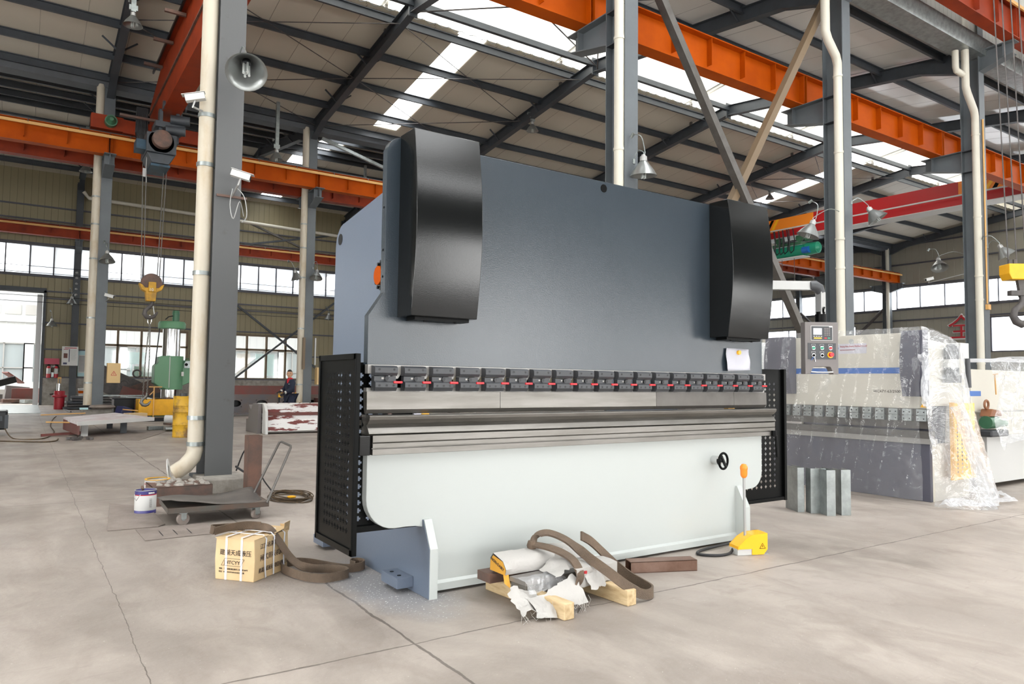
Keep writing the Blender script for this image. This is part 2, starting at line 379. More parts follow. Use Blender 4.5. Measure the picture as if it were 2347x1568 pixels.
def roofz(y):   # underside of the sheeting
    if y < YB: return 11.05-.144*abs(y-16.3)
    return 11.0-.144*abs(y-30.45)
# ceiling: north-light slopes as strips with skylight gaps
SKY = [(-9.6, -8.7, 17.2, 23.2), (9.75, 10.65, 17.2, 23.3), (29.2, 30.3, 17.2, 23.2), (-9.4, -8.4, 25.5, 36.2), (9.3, 10.3, 25.6, 36.2), (29.2, 30.2, 25.6, 36.2), (-9.6, -8.7, 9.2, 14.2)]
def slope(y0, y1, name, m='roof_x', x0=-14, x1=46):
    b = MB(); g = MB(); ym = sorted({y0, y1} | ({30.45} if y0 < 30.45 < y1 else set()) | {v for s in SKY for v in s[2:] if y0 < v < y1})
    for a, c in zip(ym[:-1], ym[1:]):
        gaps = sorted((s[0], s[1]) for s in SKY if s[2] <= a+.01 and s[3] >= c-.01)
        x = x0
        for ga, gb in gaps+[(x1, None)]:
            za, zc = roofz(a), roofz(c)
            b.add([(x, a, za), (ga, a, za), (ga, c, zc), (x, c, zc)], [[0, 1, 2, 3]])
            b.add([(x, a, za+.08), (ga, a, za+.08), (ga, c, zc+.08), (x, c, zc+.08)], [[0, 1, 2, 3]])
            if gb is not None:
                g.add([(ga, a, za+.04), (gb, a, za+.04), (gb, c, zc+.04), (ga, c, zc+.04)], [[0, 1, 2, 3]]); x = gb
    o = struct(b.build(name, m, origin=(0, 0, 0)))
    if g.v: g.build('skylight', 'skylight', o)
    return o
slope(17.25, YB-.25, 'ceiling')
slope(YA+.2, 14.45, 'ceiling_near', 'roof_lap')
slope(YB+.25, YW, 'ceiling_far')
# raised ridge monitor
b = MB()
for (ya, yb, za, zb) in ((13.9, 16.2, 11.62, 11.9), (16.2, 18.4, 11.9, 11.62)):
    b.add([(-14, ya, za), (46, ya, za), (46, yb, zb), (-14, yb, zb)], [[0, 1, 2, 3]])
struct(b.build('ceiling_monitor', 'monitor', origin=(0, 0, 0)))
# wavy sheet ends along the ridge opening
b = MB(); n = 60*5
vs = []; 
for i in range(n+1):
    x = -14+i*.2; zz = .07 if i % 2 else 0
    vs += [(x, 17.22, roofz(17.25)+zz), (x, 17.22, roofz(17.25)+.02+zz), ]
b.add(vs, [[2*i, 2*i+2, 2*i+3, 2*i+1] for i in range(n)])
struct(b.build('trim_1', 'dark_steel', origin=(0, 0, 0)))

# purlins
pur = [(17.35, 'near bay far slope'), (19.05, ''), (20.75, ''), (22.35, ''), (23.6, '')]
sec = [(-.035, -.11), (.035, -.11), (.035, -.09), (-.02, -.09), (-.02, .09), (.035, .09), (.035, .11), (-.035, .11)]
def purlin(y, label, grp, dz=-.13):
    b = MB(); b.sweep(sec, (-13, y, roofz(y)+dz), (45, y, roofz(y)+dz)); o = b.build('roof_purlin', 'dark_steel'); tag(o, label, 'roof beam', grp); return o
for i, y in enumerate([23.6, 22.35, 20.75, 19.05, 17.35]): purlin(y, f'dark roof purlin beyond the ridge opening, {ORD[i]} up from the gutter', 'purlins beyond the ridge opening')
for i, y in enumerate([9.2, 10.9, 12.6, 14.3]): purlin(y, f'dark roof purlin over the nearer slope, {ORD[i]} from the nearer column row', 'purlins on the near slope')
for i, y in enumerate([24.5, 26.0, 27.5, 29.0, 30.3, 31.7, 33.1, 34.5, 35.8]): purlin(y, f'dark roof purlin over the far bay, {ORD[i]} from the gutter', 'purlins over the far bay')
b = MB(); b.sweep(rsec(.12, .16), (-13, 16.3, 10.78), (45, 16.3, 10.78)); tag(b.build('ridge_beam', 'dark_steel'), 'long grey beam running along the ridge under the bright roof opening', 'roof beam')

# rafters of the two bays, one per frame
def haunch(y0, z0, y1, z1, h0, h1, ha):
    """rafter profile in the YZ plane, deeper at its ends"""
    y2 = y0+(y1-y0)*.14; z2 = z0+(z1-z0)*.14
    return [(y0, z0-h0/2-ha), (y2, z2-h0/2), (y1, z1-h1/2), (y1, z1+h1/2), (y0, z0+h0/2)]
def rafter(x, ya, yr, yc, za, zr, label, grp):
    t = thing('roof_rafter', (x, yr, zr), label, 'roof beam', grp)
    for (y0, z0) in ((ya, za), (yc, za)):
        b = MB(); P = haunch(y0, z0, yr, zr, .34, .34, .22)
        b.prism(P, 'x', x-.006, x+.006)
        # flanges follow the lower and the upper edge
        for q in ((P[0], P[1]), (P[1], P[2]), (P[4], P[3])):
            b.sweep(rsec(.20, .014), (x, q[0][0], q[0][1]), (x, q[1][0], q[1][1]))
        b.build('rafter_half', 'dark_steel', t)
    b = MB(); b.box(x-.12, x+.12, yr-.02, yr+.02, zr-.26, zr+.26); b.build('splice_plate', 'dark_steel', t)
    for s in (-1, 1):
        for y0 in (ya+(yr-ya)*.3, ya+(yr-ya)*.62, yc+(yr-yc)*.3, yc+(yr-yc)*.62):
            zz = za+(zr-za)*(1-abs(y0-yr)/abs(ya-yr)) if abs(ya-yr) > 0 else zr
            b = MB(); b.sweep(rsec(.04, .04), (x, y0, zz-.14), (x+s*.42, y0, zz+.2)); b.build('fly_brace', 'dark_steel', t)
for k, x in enumerate(XK):
    rafter(x, YA+.22, 16.3, YB-.2, 9.72, 10.70, f'tapered dark grey rafter of the middle bay, {ORD[k]} frame from the left', 'rafters over the middle bay')
    rafter(x, YB+.2, 30.45, YW-.3, 9.72, 10.62, f'tapered dark grey rafter of the far bay, {ORD[k]} frame from the left', 'rafters over the far bay')
# posts and little rafters of the monitor
for k, x in enumerate(XK):
    t = thing('monitor_frame', (x, 16.3, 10.9), f'light steel frame carrying the raised ridge roof above the {ORD[k]} rafter from the left', 'roof frame', 'frames of the ridge monitor')
    for y in (14.5, 18.0):
        b = MB(); b.box(x-.04, x+.04, y-.04, y+.04, 10.6, 11.55); b.build('post', 'steel_dark', t)
    for y0, y1, z0, z1 in ((13.9, 16.2, 11.5, 11.78), (18.4, 16.2, 11.5, 11.78)):
        b = MB(); b.sweep(isec(.1, .14, .01, .012), (x, y0, z0), (x, y1, z1)); b.build('rafter', 'alu', t)
# crossing tie rods under the roof
for i, (x0, x1) in enumerate(((7.85, 13.9), (1.8, 7.85), (26.0, 32.05))):
    for j, (a, c) in enumerate((((x0, 23.6, 9.75), (x1, 20.2, 10.2)), ((x0, 20.2, 10.2), (x1, 23.6, 9.75)), ((x0, 20.2, 10.2), (x1, 17.0, 10.55)), ((x0, 17., 10.55), (x1, 20.2, 10.2)))):
        b = MB(); b.cyl(a, c, .014, n=6); tag(b.build('tie_rod', 'darkiron'), 'thin rusty tie rod crossing diagonally under the roof sheets', 'tie rod', 'diagonal tie rods under the roof')
for a, c in (((7.85, 16.4, 10.6), (13.9, 9.0, 9.75)), ((13.9, 16.2, 10.6), (7.85, 9.0, 9.75)), ((8.2, 12.8, 10.1), (13.6, 15.9, 10.5))):
    b = MB(); b.cyl(a, c, .02, n=6); tag(b.build('tie_rod', 'darkiron'), 'dark tie rod crossing above the nearer orange runway beam', 'tie rod', 'tie rods near the ridge')

# gutters with fascia
def gutter(y, label, fascia):
    b = MB(); b.prism([(y-.35, 9.95), (y-.25, 9.62), (y+.25, 9.62), (y+.35, 9.95), (y+.33, 9.95), (y+.24, 9.64), (y-.24, 9.64), (y-.33, 9.95)], 'x', -13, 45)
    return struct(b.build('trim_2' if fascia else 'trim_3', 'galv' if fascia else 'dark_steel', origin=(0, y, 9.6)))
gutter(YB, '', False); gutter(YA-.1, '', True)
b = MB(); b.box(6.5, 45, YA-.16, YA-.10, 9.9, 15.2); struct(b.build('wall_upper', 'clad_white', origin=(0, YA, 9.9)))
b = MB()
for z in (11.35, 13.1, 14.9): b.box(6.5, 45, YA-.3, YA-.17, z, z+.16)
struct(b.build('trim_4', 'dark_steel', origin=(0, YA, 11)))

# ------------------------------------------------------------------ walls
def wall_grid(name, holes, u0, u1, z0, z1, mk, m, th=.12):
    us = sorted({u0, u1} | {h[0] for h in holes} | {h[1] for h in holes}); zs = sorted({z0, z1} | {h[2] for h in holes} | {h[3] for h in holes})
    us = [u for u in us if u0 <= u <= u1]; zs = [z for z in zs if z0 <= z <= z1]; b = MB()
    for a, c in zip(us[:-1], us[1:]):
        for d, e in zip(zs[:-1], zs[1:]):
            mu, mz = (a+c)/2, (d+e)/2
            if any(h[0] < mu < h[1] and h[2] < mz < h[3] for h in holes): continue
            mk(b, a, c, d, e, th)
    return struct(b.build(name, m, origin=(0, 0, 0)))
def mk_y(b, a, c, d, e, th): b.box(a, c, YW, YW+th, d, e)
def mk_x(b, a, c, d, e, th): b.box(XE, XE+th, a, c, d, e)
WH = [(-14, 44.8, 5.55, 6.87), (2.45, 6.42, 1.18, 3.42), (8.1, 12.0, 1.18, 3.42), (14.2, 18.1, 1.18, 3.42), (-4.2, .62, 0, 4.8)]
wall_grid('wall_back', WH, -14, 44.9, 1.16, 10.3, mk_y, 'clad_x')
wall_grid('baseboard_back', [(-4.2, .62, 0, 4.8)], -14, 44.9, 0, 1.16, lambda b, a, c, d, e, t: b.box(a, c, YW-.1, YW+.15, d, e), 'concrete')
EH = [(9.5, 36.5, 6.0, 7.35), (14., 18.6, 3.2, 5.2), (26.5, 34.0, 3.4, 5.1)]
wall_grid('wall_right', EH, -12, 37, 0, 12, mk_x, 'clad_y')
# girts on the walls
def girts(name, boxes, m='windark'):
    b = MB()
    for q in boxes: b.box(*q)
    return struct(b.build(name, m, origin=(0, 0, 0)))
girts('trim_5', [(-14, 44.8, YW-.09, YW-.005, z, z+.06) for z in (8.5, 7.9, 5.48, 6.88, 4.85)] + [(.62, 44.8, YW-.09, YW-.005, z, z+.06) for z in (4.55, 3.5, 1.16)] + [(.62, 2.4, YW-.09, YW-.005, 2.36, 2.42), (6.5, 8.0, YW-.09, YW-.005, 2.36, 2.42), (12.1, 14.1, YW-.09, YW-.005, 2.36, 2.42)])
girts('trim_6', [(XE-.1, XE-.005, 9, 36.8, z, z+.08) for z in (5.9, 7.38, 5.25, 8.7, 9.9)])
# upper window band: one window per bay
def window(n, x0, x1, z0, z1, bars, rail=None, pane='frost', fm='windark', fw=.05, along='x', pos=YW):
    def bx(b, a, c, d, e, q0, q1):
        (b.box(a, c, pos+q0, pos+q1, d, e) if along == 'x' else b.box(pos+q0, pos+q1, a, c, d, e))
    f = MB(); bx(f, x0, x1, z0, z0+fw, -.02, .1); bx(f, x0, x1, z1-fw, z1, -.02, .1)
    for x in bars: bx(f, x-fw/2, x+fw/2, z0, z1, -.03, .1)
    if rail: bx(f, x0, x1, rail-fw/2, rail+fw/2, -.03, .1)
    o = struct(f.build(f'window_{n}', fm, origin=(x0, pos, z0) if along == 'x' else (pos, x0, z0)))
    g = MB(); bx(g, x0, x1, z0, z1, .04, .045); g.build('pane', pane, o)
    return o
wn = 0
xs = [XK[0]-6.05*2]+[XK[0]-6.05]+XK+[44.8]
for a, c in zip(xs[:-1], xs[1:]):
    if c-a < 1: continue
    wn += 1; n = 7; window(wn, a, c, 5.55, 6.87, [a+(c-a)*i/n for i in range(n+1)])
for cx in (4.45, 10.07, 16.2):
    wn += 1; window(wn, cx-1.97, cx+1.95, 1.18, 3.42, [cx-1.95, cx-.95, cx, cx+.95, cx+1.93], 2.67, 'glass', 'doorframe', .09)
for a, c in ((9.5, 14.9), (15.3, 23.8), (24.4, 36.5)):
    wn += 1; n = max(2, int((c-a)/1.35)); window(wn, a, c, 6.0, 7.35, [a+(c-a)*i/n for i in range(n+1)], None, 'frost', 'windark', .05, 'y', XE)
wn += 1; window(wn, 14.0, 18.6, 3.2, 5.2, [14, 18.55], None, 'frost', 'windark', .07, 'y', XE)
wn += 1; window(wn, 26.5, 34., 3.4, 5.1, [26.5, 29, 31.5, 34], None, 'frost', 'windark', .05, 'y', XE)
# door opening at the far left, frame and sliding leaf edge
b = MB(); b.box(.62, .72, YW-.12, YW+.2, 0, 4.9); b.box(-4.4, .72, YW-.12, YW+.2, 4.8, 5.0)
d1 = struct(b.build('door_1', 'dark_steel', origin=(.62, YW, 0)))
b = MB(); b.box(.40, .60, YW+.25, YW+.33, 0, 4.75); b.build('door_leaf_edge', 'alu', d1)
# the building across the yard
b = MB(); FY = 52
b.box(-25, 40, FY, FY+.3, 3.2, 6.4); b.box(-25, 40, FY, FY+.3, 0, .9); b.box(-25, 40, FY-.15, FY, 4.45, 4.65); b.box(-25, 40, FY-.12, FY, 6.3, 6.5)
for x in range(-25, 41, 5): b.box(x, x+.5, FY, FY+.3, .9, 3.2)
wo = struct(b.build('wall_outside', 'facade_x', origin=(0, FY, 0)))
b = MB(); b.box(-25, 40, FY+.1, FY+.14, .9, 3.2); b.build('outside_glazing', 'outside_glass' if False else 'glass_out', wo)
b = MB()
for x in range(-25, 40): b.box(x, x+.06, FY, FY+.09, .9, 3.2)
for z in (1.7, 3.15): b.box(-25, 40, FY, FY+.1, z, z+.06)
for x in range(-24, 40, 1): b.box(x, x+.8, FY-.05, FY-.01, 4.9, 5.5)
b.build('outside_frames', 'alu', wo)

# ------------------------------------------------------------------ columns with brackets
def column(x, y, h, label, grp, dep=.46, wid=.28, m='col', base=.12, brackets=(), plinth=True):
    t = thing('steel_column', (x, y, base), label, 'column', grp)
    b = MB(); hy = dep/2; a = wid/2
    b.prism([(x-a, y-hy), (x+a, y-hy), (x+a, y-hy+.016), (x+.006, y-hy+.016), (x+.006, y+hy-.016), (x+a, y+hy-.016), (x+a, y+hy), (x-a, y+hy), (x-a, y+hy-.016), (x-.006, y+hy-.016), (x-.006, y-hy+.016), (x-a, y-hy+.016)], 'z', base, h)
    b.build('shaft', m, t)
    b = MB(); b.box(x-a-.06, x+a+.06, y-hy-.06, y+hy+.06, base-.02, base+.012); b.build('base_plate', 'dark_steel', t)
    for (sgn, z, ln) in brackets:
        b = MB(); y0 = y+sgn*hy; y1 = y0+sgn*ln
        P = [(y0, z), (y1, z), (y1, z-.3), (y0, z-.52)]
        b.prism(P, 'x', x-.008, x+.008)
        b.sweep(rsec(.3, .018), (x, y0, z), (x, y1+sgn*.06, z)); b.sweep(rsec(.26, .016), (x, y0, z-.52), (x, y1, z-.3))
        b.box(x-.13, x+.13, min(y1-sgn*.2, y1-sgn*.215), max(y1-sgn*.2, y1-sgn*.215), z-.33, z)
        b.build('runway_bracket', 'col', t)
    b = MB()
    for z in (6.7, 7.25):
        b.box(x-a, x+a, y-hy+.016, y+hy-.016, z, z+.014)
    b.build('stiffener', 'dark_steel', t)
    if plinth:
        b = MB(); b.box(x-.36, x+.36, y-.48, y+.48, 0, base-.02)
        tag(b.build('concrete_plinth', 'concrete', bevel=.02), 'square concrete plinth under the '+(label.split(',')[0] if len(label) < 90 else label.split(',')[0])+(', '+label.split(', ')[1] if 'middle row' in label else ''), 'plinth', grp+' plinths')
    return t
ROWA = 'steel columns of the nearer row'; ROWB = 'steel columns of the middle row'; ROWC = 'steel columns of the back wall'
rowa_lab = ['scuffed grey steel column at left, blue paint near its foot', 'grey steel column rising behind the middle of the large press', 'grey steel column behind the hanging control pendant', 'grey steel column at far right, beside the wrapped machines']
for k in range(4):
    br = [(1, 7.27, .95)] + ([(-1, 9.75, .75)] if k else [])
    column(XK[k], YA, 14 if k else 14, rowa_lab[k], ROWA, m='col_worn' if k == 0 else 'col', brackets=br, base=.13)
for k, x in enumerate(XK):
    column(x, YB, 9.75, f'grey steel column of the middle row, {ORD[k]} from the left, carrying two runway beams', ROWB, brackets=[(-1, 7.5, .75), (1, 7.5, .75)], base=.33)
for k, x in enumerate([XK[0]-6.05]+XK):
    t = column(x, YW-.25, 9.7, f'dark grey column against the windowed back wall, {ORD[k]} from the left', ROWC, dep=.35, wid=.26, m='dark_steel', brackets=[(-1, 7.1, .5)], base=.02, plinth=False)
for i, (y, l) in enumerate(((30.5, 'far'), (16.3, 'middle'))):
    column(XE-.25, y, 10.2, f'grey wind column standing against the right end wall in the {l} bay', 'end wall columns', dep=.3, wid=.25, base=.02, plinth=False)

# runway beams: one length per frame bay
def runway(x0, x1, y, z0, z1, label, grp, m, cond=0):
    t = thing('crane_runway_beam', ((x0+x1)/2, y, z0), label, 'crane beam', grp)
    h = z1-z0; b = MB(); b.sweep(isec(.30, h, .012, .02), (x0+.01, y, z0+h/2), (x1-.01, y, z0+h/2))
    n = 6
    for i in range(n+1):
        x = x0+.05+(x1-x0-.1)*i/n; b.box(x-.006, x+.006, y-.13, y+.13, z0+.02 if i in (0, n) else z0+.14, z1-.02)
    b.build('beam', m, t)
    b = MB(); b.box(x0, x1, y-.03, y+.03, z1, z1+.07); b.box(x0, x1, y-.06, y+.06, z1, z1+.012); b.build('rail', 'darkiron', t)
    if cond:
        b = MB(); b.box(x0, x1, y+cond*.24-.02, y+cond*.24+.02, z1-.16, z1-.08); c = b.build('conductor_rail', 'yellow_old', t)
        b = MB()
        for i in range(5):
            x = x0+.5+i*1.2; b.sweep(rsec(.02, .02), (x, y+cond*.14, z1+.03), (x, y+cond*.26, z1-.1))
        b.build('rail_hanger', 'darkiron', t)
    return t
def row_runway(xs, y, z0, z1, desc, grp, m, cond=0):
    for k, (a, c) in enumerate(zip(xs[:-1], xs[1:])): runway(a, c, y, z0, z1, f'{desc}, {ORD[k]} length from the left', grp, m, cond)
row_runway(XK[:5]+[XK[5]], 9.4, 7.28, 7.97, 'orange crane runway beam behind the nearer column row', 'runway beams behind the nearer columns', 'orange')
row_runway([-4.25]+XK, 23.3, 7.52, 8.12, 'orange runway beam on the near side of the middle column row', 'runway beams, near side of the middle columns', 'orange', -1)
row_runway([-4.25]+XK[:7], 24.75, 7.52, 8.1, 'orange runway beam on the far side of the middle column row', 'runway beams, far side of the middle columns', 'orange_old')
row_runway([-4.25]+XK[:7], 35.95, 7.12, 7.62, 'orange runway beam along the windowed back wall', 'runway beams along the back wall', 'orange_old', -1)
row_runway([XK[1], XK[2], XK[3], XK[4]], 7.6, 9.77, 10.6, 'big orange runway beam high on the camera side of the nearer columns', 'high runway beams above the camera bay', 'orange_old', -1)

# rain pipes
def pipe(pts, r, label, clamps, grp='cream rain pipes', m='pvc'):
    t = thing('rain_pipe', pts[0], label, 'pipe', grp)
    b = MB(); b.tube(pts, r, 16); b.build('pipe', m, t, smooth=50)
    for (x, y, z) in clamps:
        b = MB(); b.cyl((x, y, z-.022), (x, y, z+.022), r+.009, n=20); b.box(x+r, x+r+.035, y-.01, y+.01, z-.012, z+.012); b.build('pipe_clamp', 'galv' if m == 'pvc_old' else m, t, smooth=40)
    return t
px = XK[0]-.22
y = YA-.12
pipe([(px-.22, y-.02, .19), (px-.10, y-.02, .27), (px-.02, y, .36), (px, y, .44), (px, y, 14)], .085, 'stained cream rain pipe on the scuffed left column, elbow at its foot', [(px, y, z) for z in (.50, .78, 2.35, 3.55, 4.1, 5.6)], m='pvc_old')
pipe([(XK[1]-.17, YA-.13, .4), (XK[1]-.17, YA-.13, 14)], .082, 'cream rain pipe set into the column behind the large press', [(XK[1]-.17, YA-.13, z) for z in (3, 4.9, 6.7, 8)])
x, yy = XK[2]-.16, YA-.13
pipe([(x, yy, .4), (x, yy, 7.7), (x, yy, 7.85), (x-.1, yy-.02, 8.0), (x-.42, yy-.05, 8.25), (x-.5, yy-.05, 8.4), (x-.5, yy-.05, 10)], .088, 'cream rain pipe with an offset bend on the column behind the pendant', [(x, yy, z) for z in (2, 3.6, 4.2, 6, 7.6)])
x = XK[3]-.16
pipe([(x, yy, .4), (x, yy, 7.9), (x, yy, 8.05), (x-.1, yy-.02, 8.2), (x-.5, yy-.05, 8.55), (x-.58, yy-.05, 8.7), (x-.58, yy-.05, 12)], .088, 'cream rain pipe with an offset bend on the far right column', [(x, yy, z) for z in (1.8, 3.4, 4, 5.5, 7.6)])
t = pipe([(x-.58, yy-.02, 9.0), (x-.75, yy-.02, 9.0), (x-.98, yy-.02, 9.02), (x-1.02, yy-.02, 9.1), (x-1.02, yy-.02, 9.5)], .075, 'short cream branch pipe hooking off the far right rain pipe', [])
for k in range(8):
    x = XK[k]-.24; pipe([(x, YB-.18, .42), (x, YB-.18, 9.7)], .11 if k < 2 else .1, f'cream rain pipe beside the {ORD[k]} column of the middle row', [(x, YB-.18, z) for z in (1.05, 2.9, 4.6, 5.6, 6.4)], m='pvc_old' if k < 2 else 'pvc')
pipe([(1.9, YW-.5, 9.3), (2.1, YW-.5, 9.05), (14, YW-.5, 8.75)], .08, 'cream pipe running level along the top of the back wall', [])

# X bracing
def brace(pts, label, r=.07, m='steel_dark', grp='crossing wall braces'):
    b = MB(); b.sweep([(-r, -r), (r, -r), (r, -r+.012), (-r+.012, -r+.012), (-r+.012, r), (-r, r)], *pts, up=(0, 1, 0)); b.sweep([(-.01, -.008), (.05, -.008), (.05, .008), (-.01, .008)], *pts, up=(0, 1, 0))
    tag(b.build('angle_brace', m), label, 'brace', grp)
brace(((8.55, YA-.05, 7.9), (13.7, YA-.05, .6)), 'long grey angle brace falling from upper left behind the large press', grp='braces between nearer columns')
brace(((13.75, YA+.05, 9.5), (8.1, YA+.05, .6)), 'long brownish angle brace rising to the upper right behind the large press', m='doorframe', grp='braces between nearer columns')
for a, c, l in (((7.7, YW-.3, 5.4), (13.6, YW-.3, 1.), 'dark brace crossing the lower windows, falling to the right'), ((13.6, YW-.34, 5.4), (7.7, YW-.34, .6), 'dark brace crossing the lower windows, rising to the right'), ((7.9, YW-.3, 9.3), (13.7, YW-.3, 7.2), 'pale brace crossing high on the back wall, falling to the right'), ((7.9, YW-.34, 7.6), (13.7, YW-.34, 8.9), 'dark brace crossing high on the back wall, rising to the right')):
    brace((a, c), l, .045, 'dark_steel' if 'dark' in l else 'steel_dark', 'braces on the back wall')
for a, c, l in (((XE-.3, 30.3, .8), (XE-.3, 24.3, 6.2), 'brown brace on the right end wall rising to the left'), ((XE-.34, 24.3, .8), (XE-.34, 30.3, 6.2), 'brown brace on the right end wall rising to the right')):
    b = MB(); b.cyl(a, c, .09, n=8); tag(b.build('pipe_brace', 'darkiron'), l, 'brace', 'braces on the right end wall')
brace(((8.1, YB-.3, 9.4), (13.7, YB-.3, 7.9)), 'pale flat brace falling to the right below the roof of the middle row', .05, 'galv', 'middle row braces')
# slack wires strung across the middle bay under the roof
for i in range(5):
    c = ['cable', 'rust', 'green_dark', 'yellow_old', 'cable'][i]
    y = 9.9+.35*i; z = 8.5-.0*i
    p = [(-10+ (58*j/24), y, z+.0-.06*math.sin(PI*((j*58/24) % 6.05)/6.05)) for j in range(25)]
    b = MB(); b.tube(p, .008, 5); tag(b.build('strung_wire', c), f'thin wire strung along the hall under the roof, {ORD[i]} of five beyond the nearer columns', 'wire', 'long wires under the roof')
for i in range(4):
    y = YW-.6; z = 5.85-.27*i if i < 2 else 5.1-.25*i
    b = MB(); b.tube([(-6+2*j, y, z) for j in range(20)], .012, 5); tag(b.build('strung_wire', 'cable'), f'thin dark wire running along the back wall, {ORD[i]} from the top', 'wire', 'wires along the back wall')

# ------------------------------------------------------------------ unseen bay around the camera, invented for reflections and daylight
YF = -14.
def mk_f(b, a, c, d, e, th): b.box(a, c, YF-th, YF, d, e)
FH = [(-12, -5, 1.0, 3.4), (-3.2, 1.6, 0, 4.2), (3.2, 9.6, .9, 4.2), (11, 17, 0, 4.8), (19, 27, .9, 3.8), (31, 40, .9, 3.6), (2, 15, 11.2, 12.8)]  # invented openings, placed for the glows on ram and covers
wall_grid('wall_front_added', FH, -14, 44.9, 0, 15, mk_f, 'dark_wall')
def mk_l(b, a, c, d, e, th): b.box(-14-th, -14, a, c, d, e)
LH = [(-12, -2, 1, 4.), (0, 6.5, 0, 4.8), (12, 17, 1, 3.), (-13, 6, 5.8, 7.4)]  # few openings in this added wall, so the left side gets less light
wall_grid('wall_left_added', LH, YF, 37, 0, 15.5, mk_l, 'clad_y')
wn += 1; window(wn, 3.2, 9.6, .9, 4.2, [3.2, 4.8, 6.4, 8., 9.6], 2.6, 'glass', 'doorframe', .08, 'x', YF)
wn += 1; window(wn, 19, 27, .9, 3.8, [19, 21, 23, 25, 27], 2.6, 'glass', 'doorframe', .08, 'x', YF)
wn += 1; window(wn, -12, -2, 1, 4, [-12+2*i for i in range(6)], 3., 'glass', 'windark', .06, 'y', -14)
def roofn(y): return 14.6-.10*abs(y+2.7)
b = MB(); g = MB()
for (ya, yb) in ((YF, -2.7), (-2.7, YA-.15)):
    x = -14
    for x1 in (-9, -3.2, 2.6, 8.6, 14.7, 20.8, 27, 33, 39, 44.9):
        w_ = 0 if x1 > 44 else (3.2 if x1 == 8.6 else (1.2 if x1 < 8 else .45))  # skylight widths shaped for light, the widest for the left cover's glow
        b.add([(x, ya, roofn(ya)), (x1, ya, roofn(ya)), (x1, yb, roofn(yb)), (x, yb, roofn(yb))], [[0, 1, 2, 3]])
        if w_: g.add([(x1, ya, roofn(ya)), (x1+w_, ya, roofn(ya)), (x1+w_, yb, roofn(yb)), (x1, yb, roofn(yb))], [[0, 1, 2, 3]])
        x = x1+w_
o = struct(b.build('ceiling_front_added', 'dark_roof', origin=(0, 0, 0))); g.build('skylight', 'skylight', o)

# canopy added over the yard to dim the daylight on the facade
b = MB(); g = MB(); x = -30
while x < 44:
    b.box(x, x+3.4, YW+.3, 52, 7.6, 7.66); g.add([(x+3.4, YW+.3, 7.63), (x+6, YW+.3, 7.63), (x+6, 52, 7.63), (x+3.4, 52, 7.63)], [[0, 1, 2, 3]]); x += 6
o = struct(b.build('ceiling_yard_added', 'roof', origin=(0, YW, 7.6))); g.build('skylight', 'skylight', o)
b = MB(); b.box(-30, 44, 52, 52.3, 6.4, 7.7); struct(b.build('wall_yard', 'facade_x', origin=(0, 52, 6.4)))
# ------------------------------------------------------------------ the large press brake
Y0 = 3.70; XL, XR = 1.90, 4.64
P1 = thing('press_brake', (3.25, 4.4, 0), 'large slate grey and white press brake with two glossy black cylinder covers', 'machine')
# side frames (C plates)
for x0, x1 in ((XL, XL+.05), (XR-.05, XR)):
    b = MB()
    poly = [(3.61, 0), (3.61, .27), (3.69, .42)] + [(3.72, .43), (3.72, .80), (4.28, .80)] + [(4.34, .9), (4.34, 1.25), (4.28, 1.36), (3.80, 1.36), (3.80, 2.50), (4.0, 2.47)] + [(5.02, 2.345)] + arc(5.02, 2.18, .165, 80, 0, 6) + [(5.20, 0.11), (5.20, 0)]
    b.prism(poly, 'x', x0, x1); o = b.build('side_frame', 'slate_side', P1, bevel=.003)
    b = MB(); xx = x0-.003 if x0 < 3 else x1-.01
    b.cyl((x0-.002 if x0 < 3 else x1-.004, 5.09, 2.235), (x0+.004 if x0 < 3 else x1+.002, 5.09, 2.235), .042, n=24); b.build('lifting_hole', 'bolt', P1)
# white front edges of the feet
for x0, x1 in ((XL+.004, XL+.052), (XR-.054, XR-.003)):
    b = MB(); b.prism([(3.604, 0), (3.604, .272), (3.684, .424), (3.70, .424), (3.70, 0)], 'x', x0, x1); b.build('foot_edge', 'white_green', P1)
# lugs
for (xa, xb, ya, yb, z0) in ((1.80, 1.90, 3.80, 4.02, .0), (1.80, 1.90, 5.02, 5.22, .02), (4.64, 4.74, 3.8, 4.02, 0)):
    b = MB(); b.box(xa, xb, ya, yb, .025, .085); l = b.build('foot_lug', 'slate_side', P1, bevel=.003)
    b = MB()
    for yy in (ya+.06, yb-.06): b.cyl(((xa+xb)/2-.01, yy, .08), ((xa+xb)/2-.01, yy, .0865), .012, n=12)
    b.build('bolt_hole', 'black', l)
# bed front plate: wide above, between the feet below
bx0, bx1 = 1.56, 4.91
poly = [(bx0, .80), (bx0, .56)] + arc(bx0+.17, .56, .17, 180, 270, 8)[1:] + [(1.80, .392), (1.86, .39), (XL+.03, .375), (XL+.03, .012), (XR-.03, .012), (XR-.03, .375), (4.70, .385)] + arc(bx1-.13, .52, .13, 270, 360, 8) + [(bx1, .80)]
b = MB(); b.prism(poly, 'y', Y0, Y0+.06); b.build('bed_plate', 'white_green', P1, bevel=.004)
b = MB(); b.prism([(Y0, .018), (Y0-.018, .018), (Y0-.018, .058), (Y0, .072)], 'x', XL+.05, XR-.05); b.build('bed_skirt', 'white_green', P1)
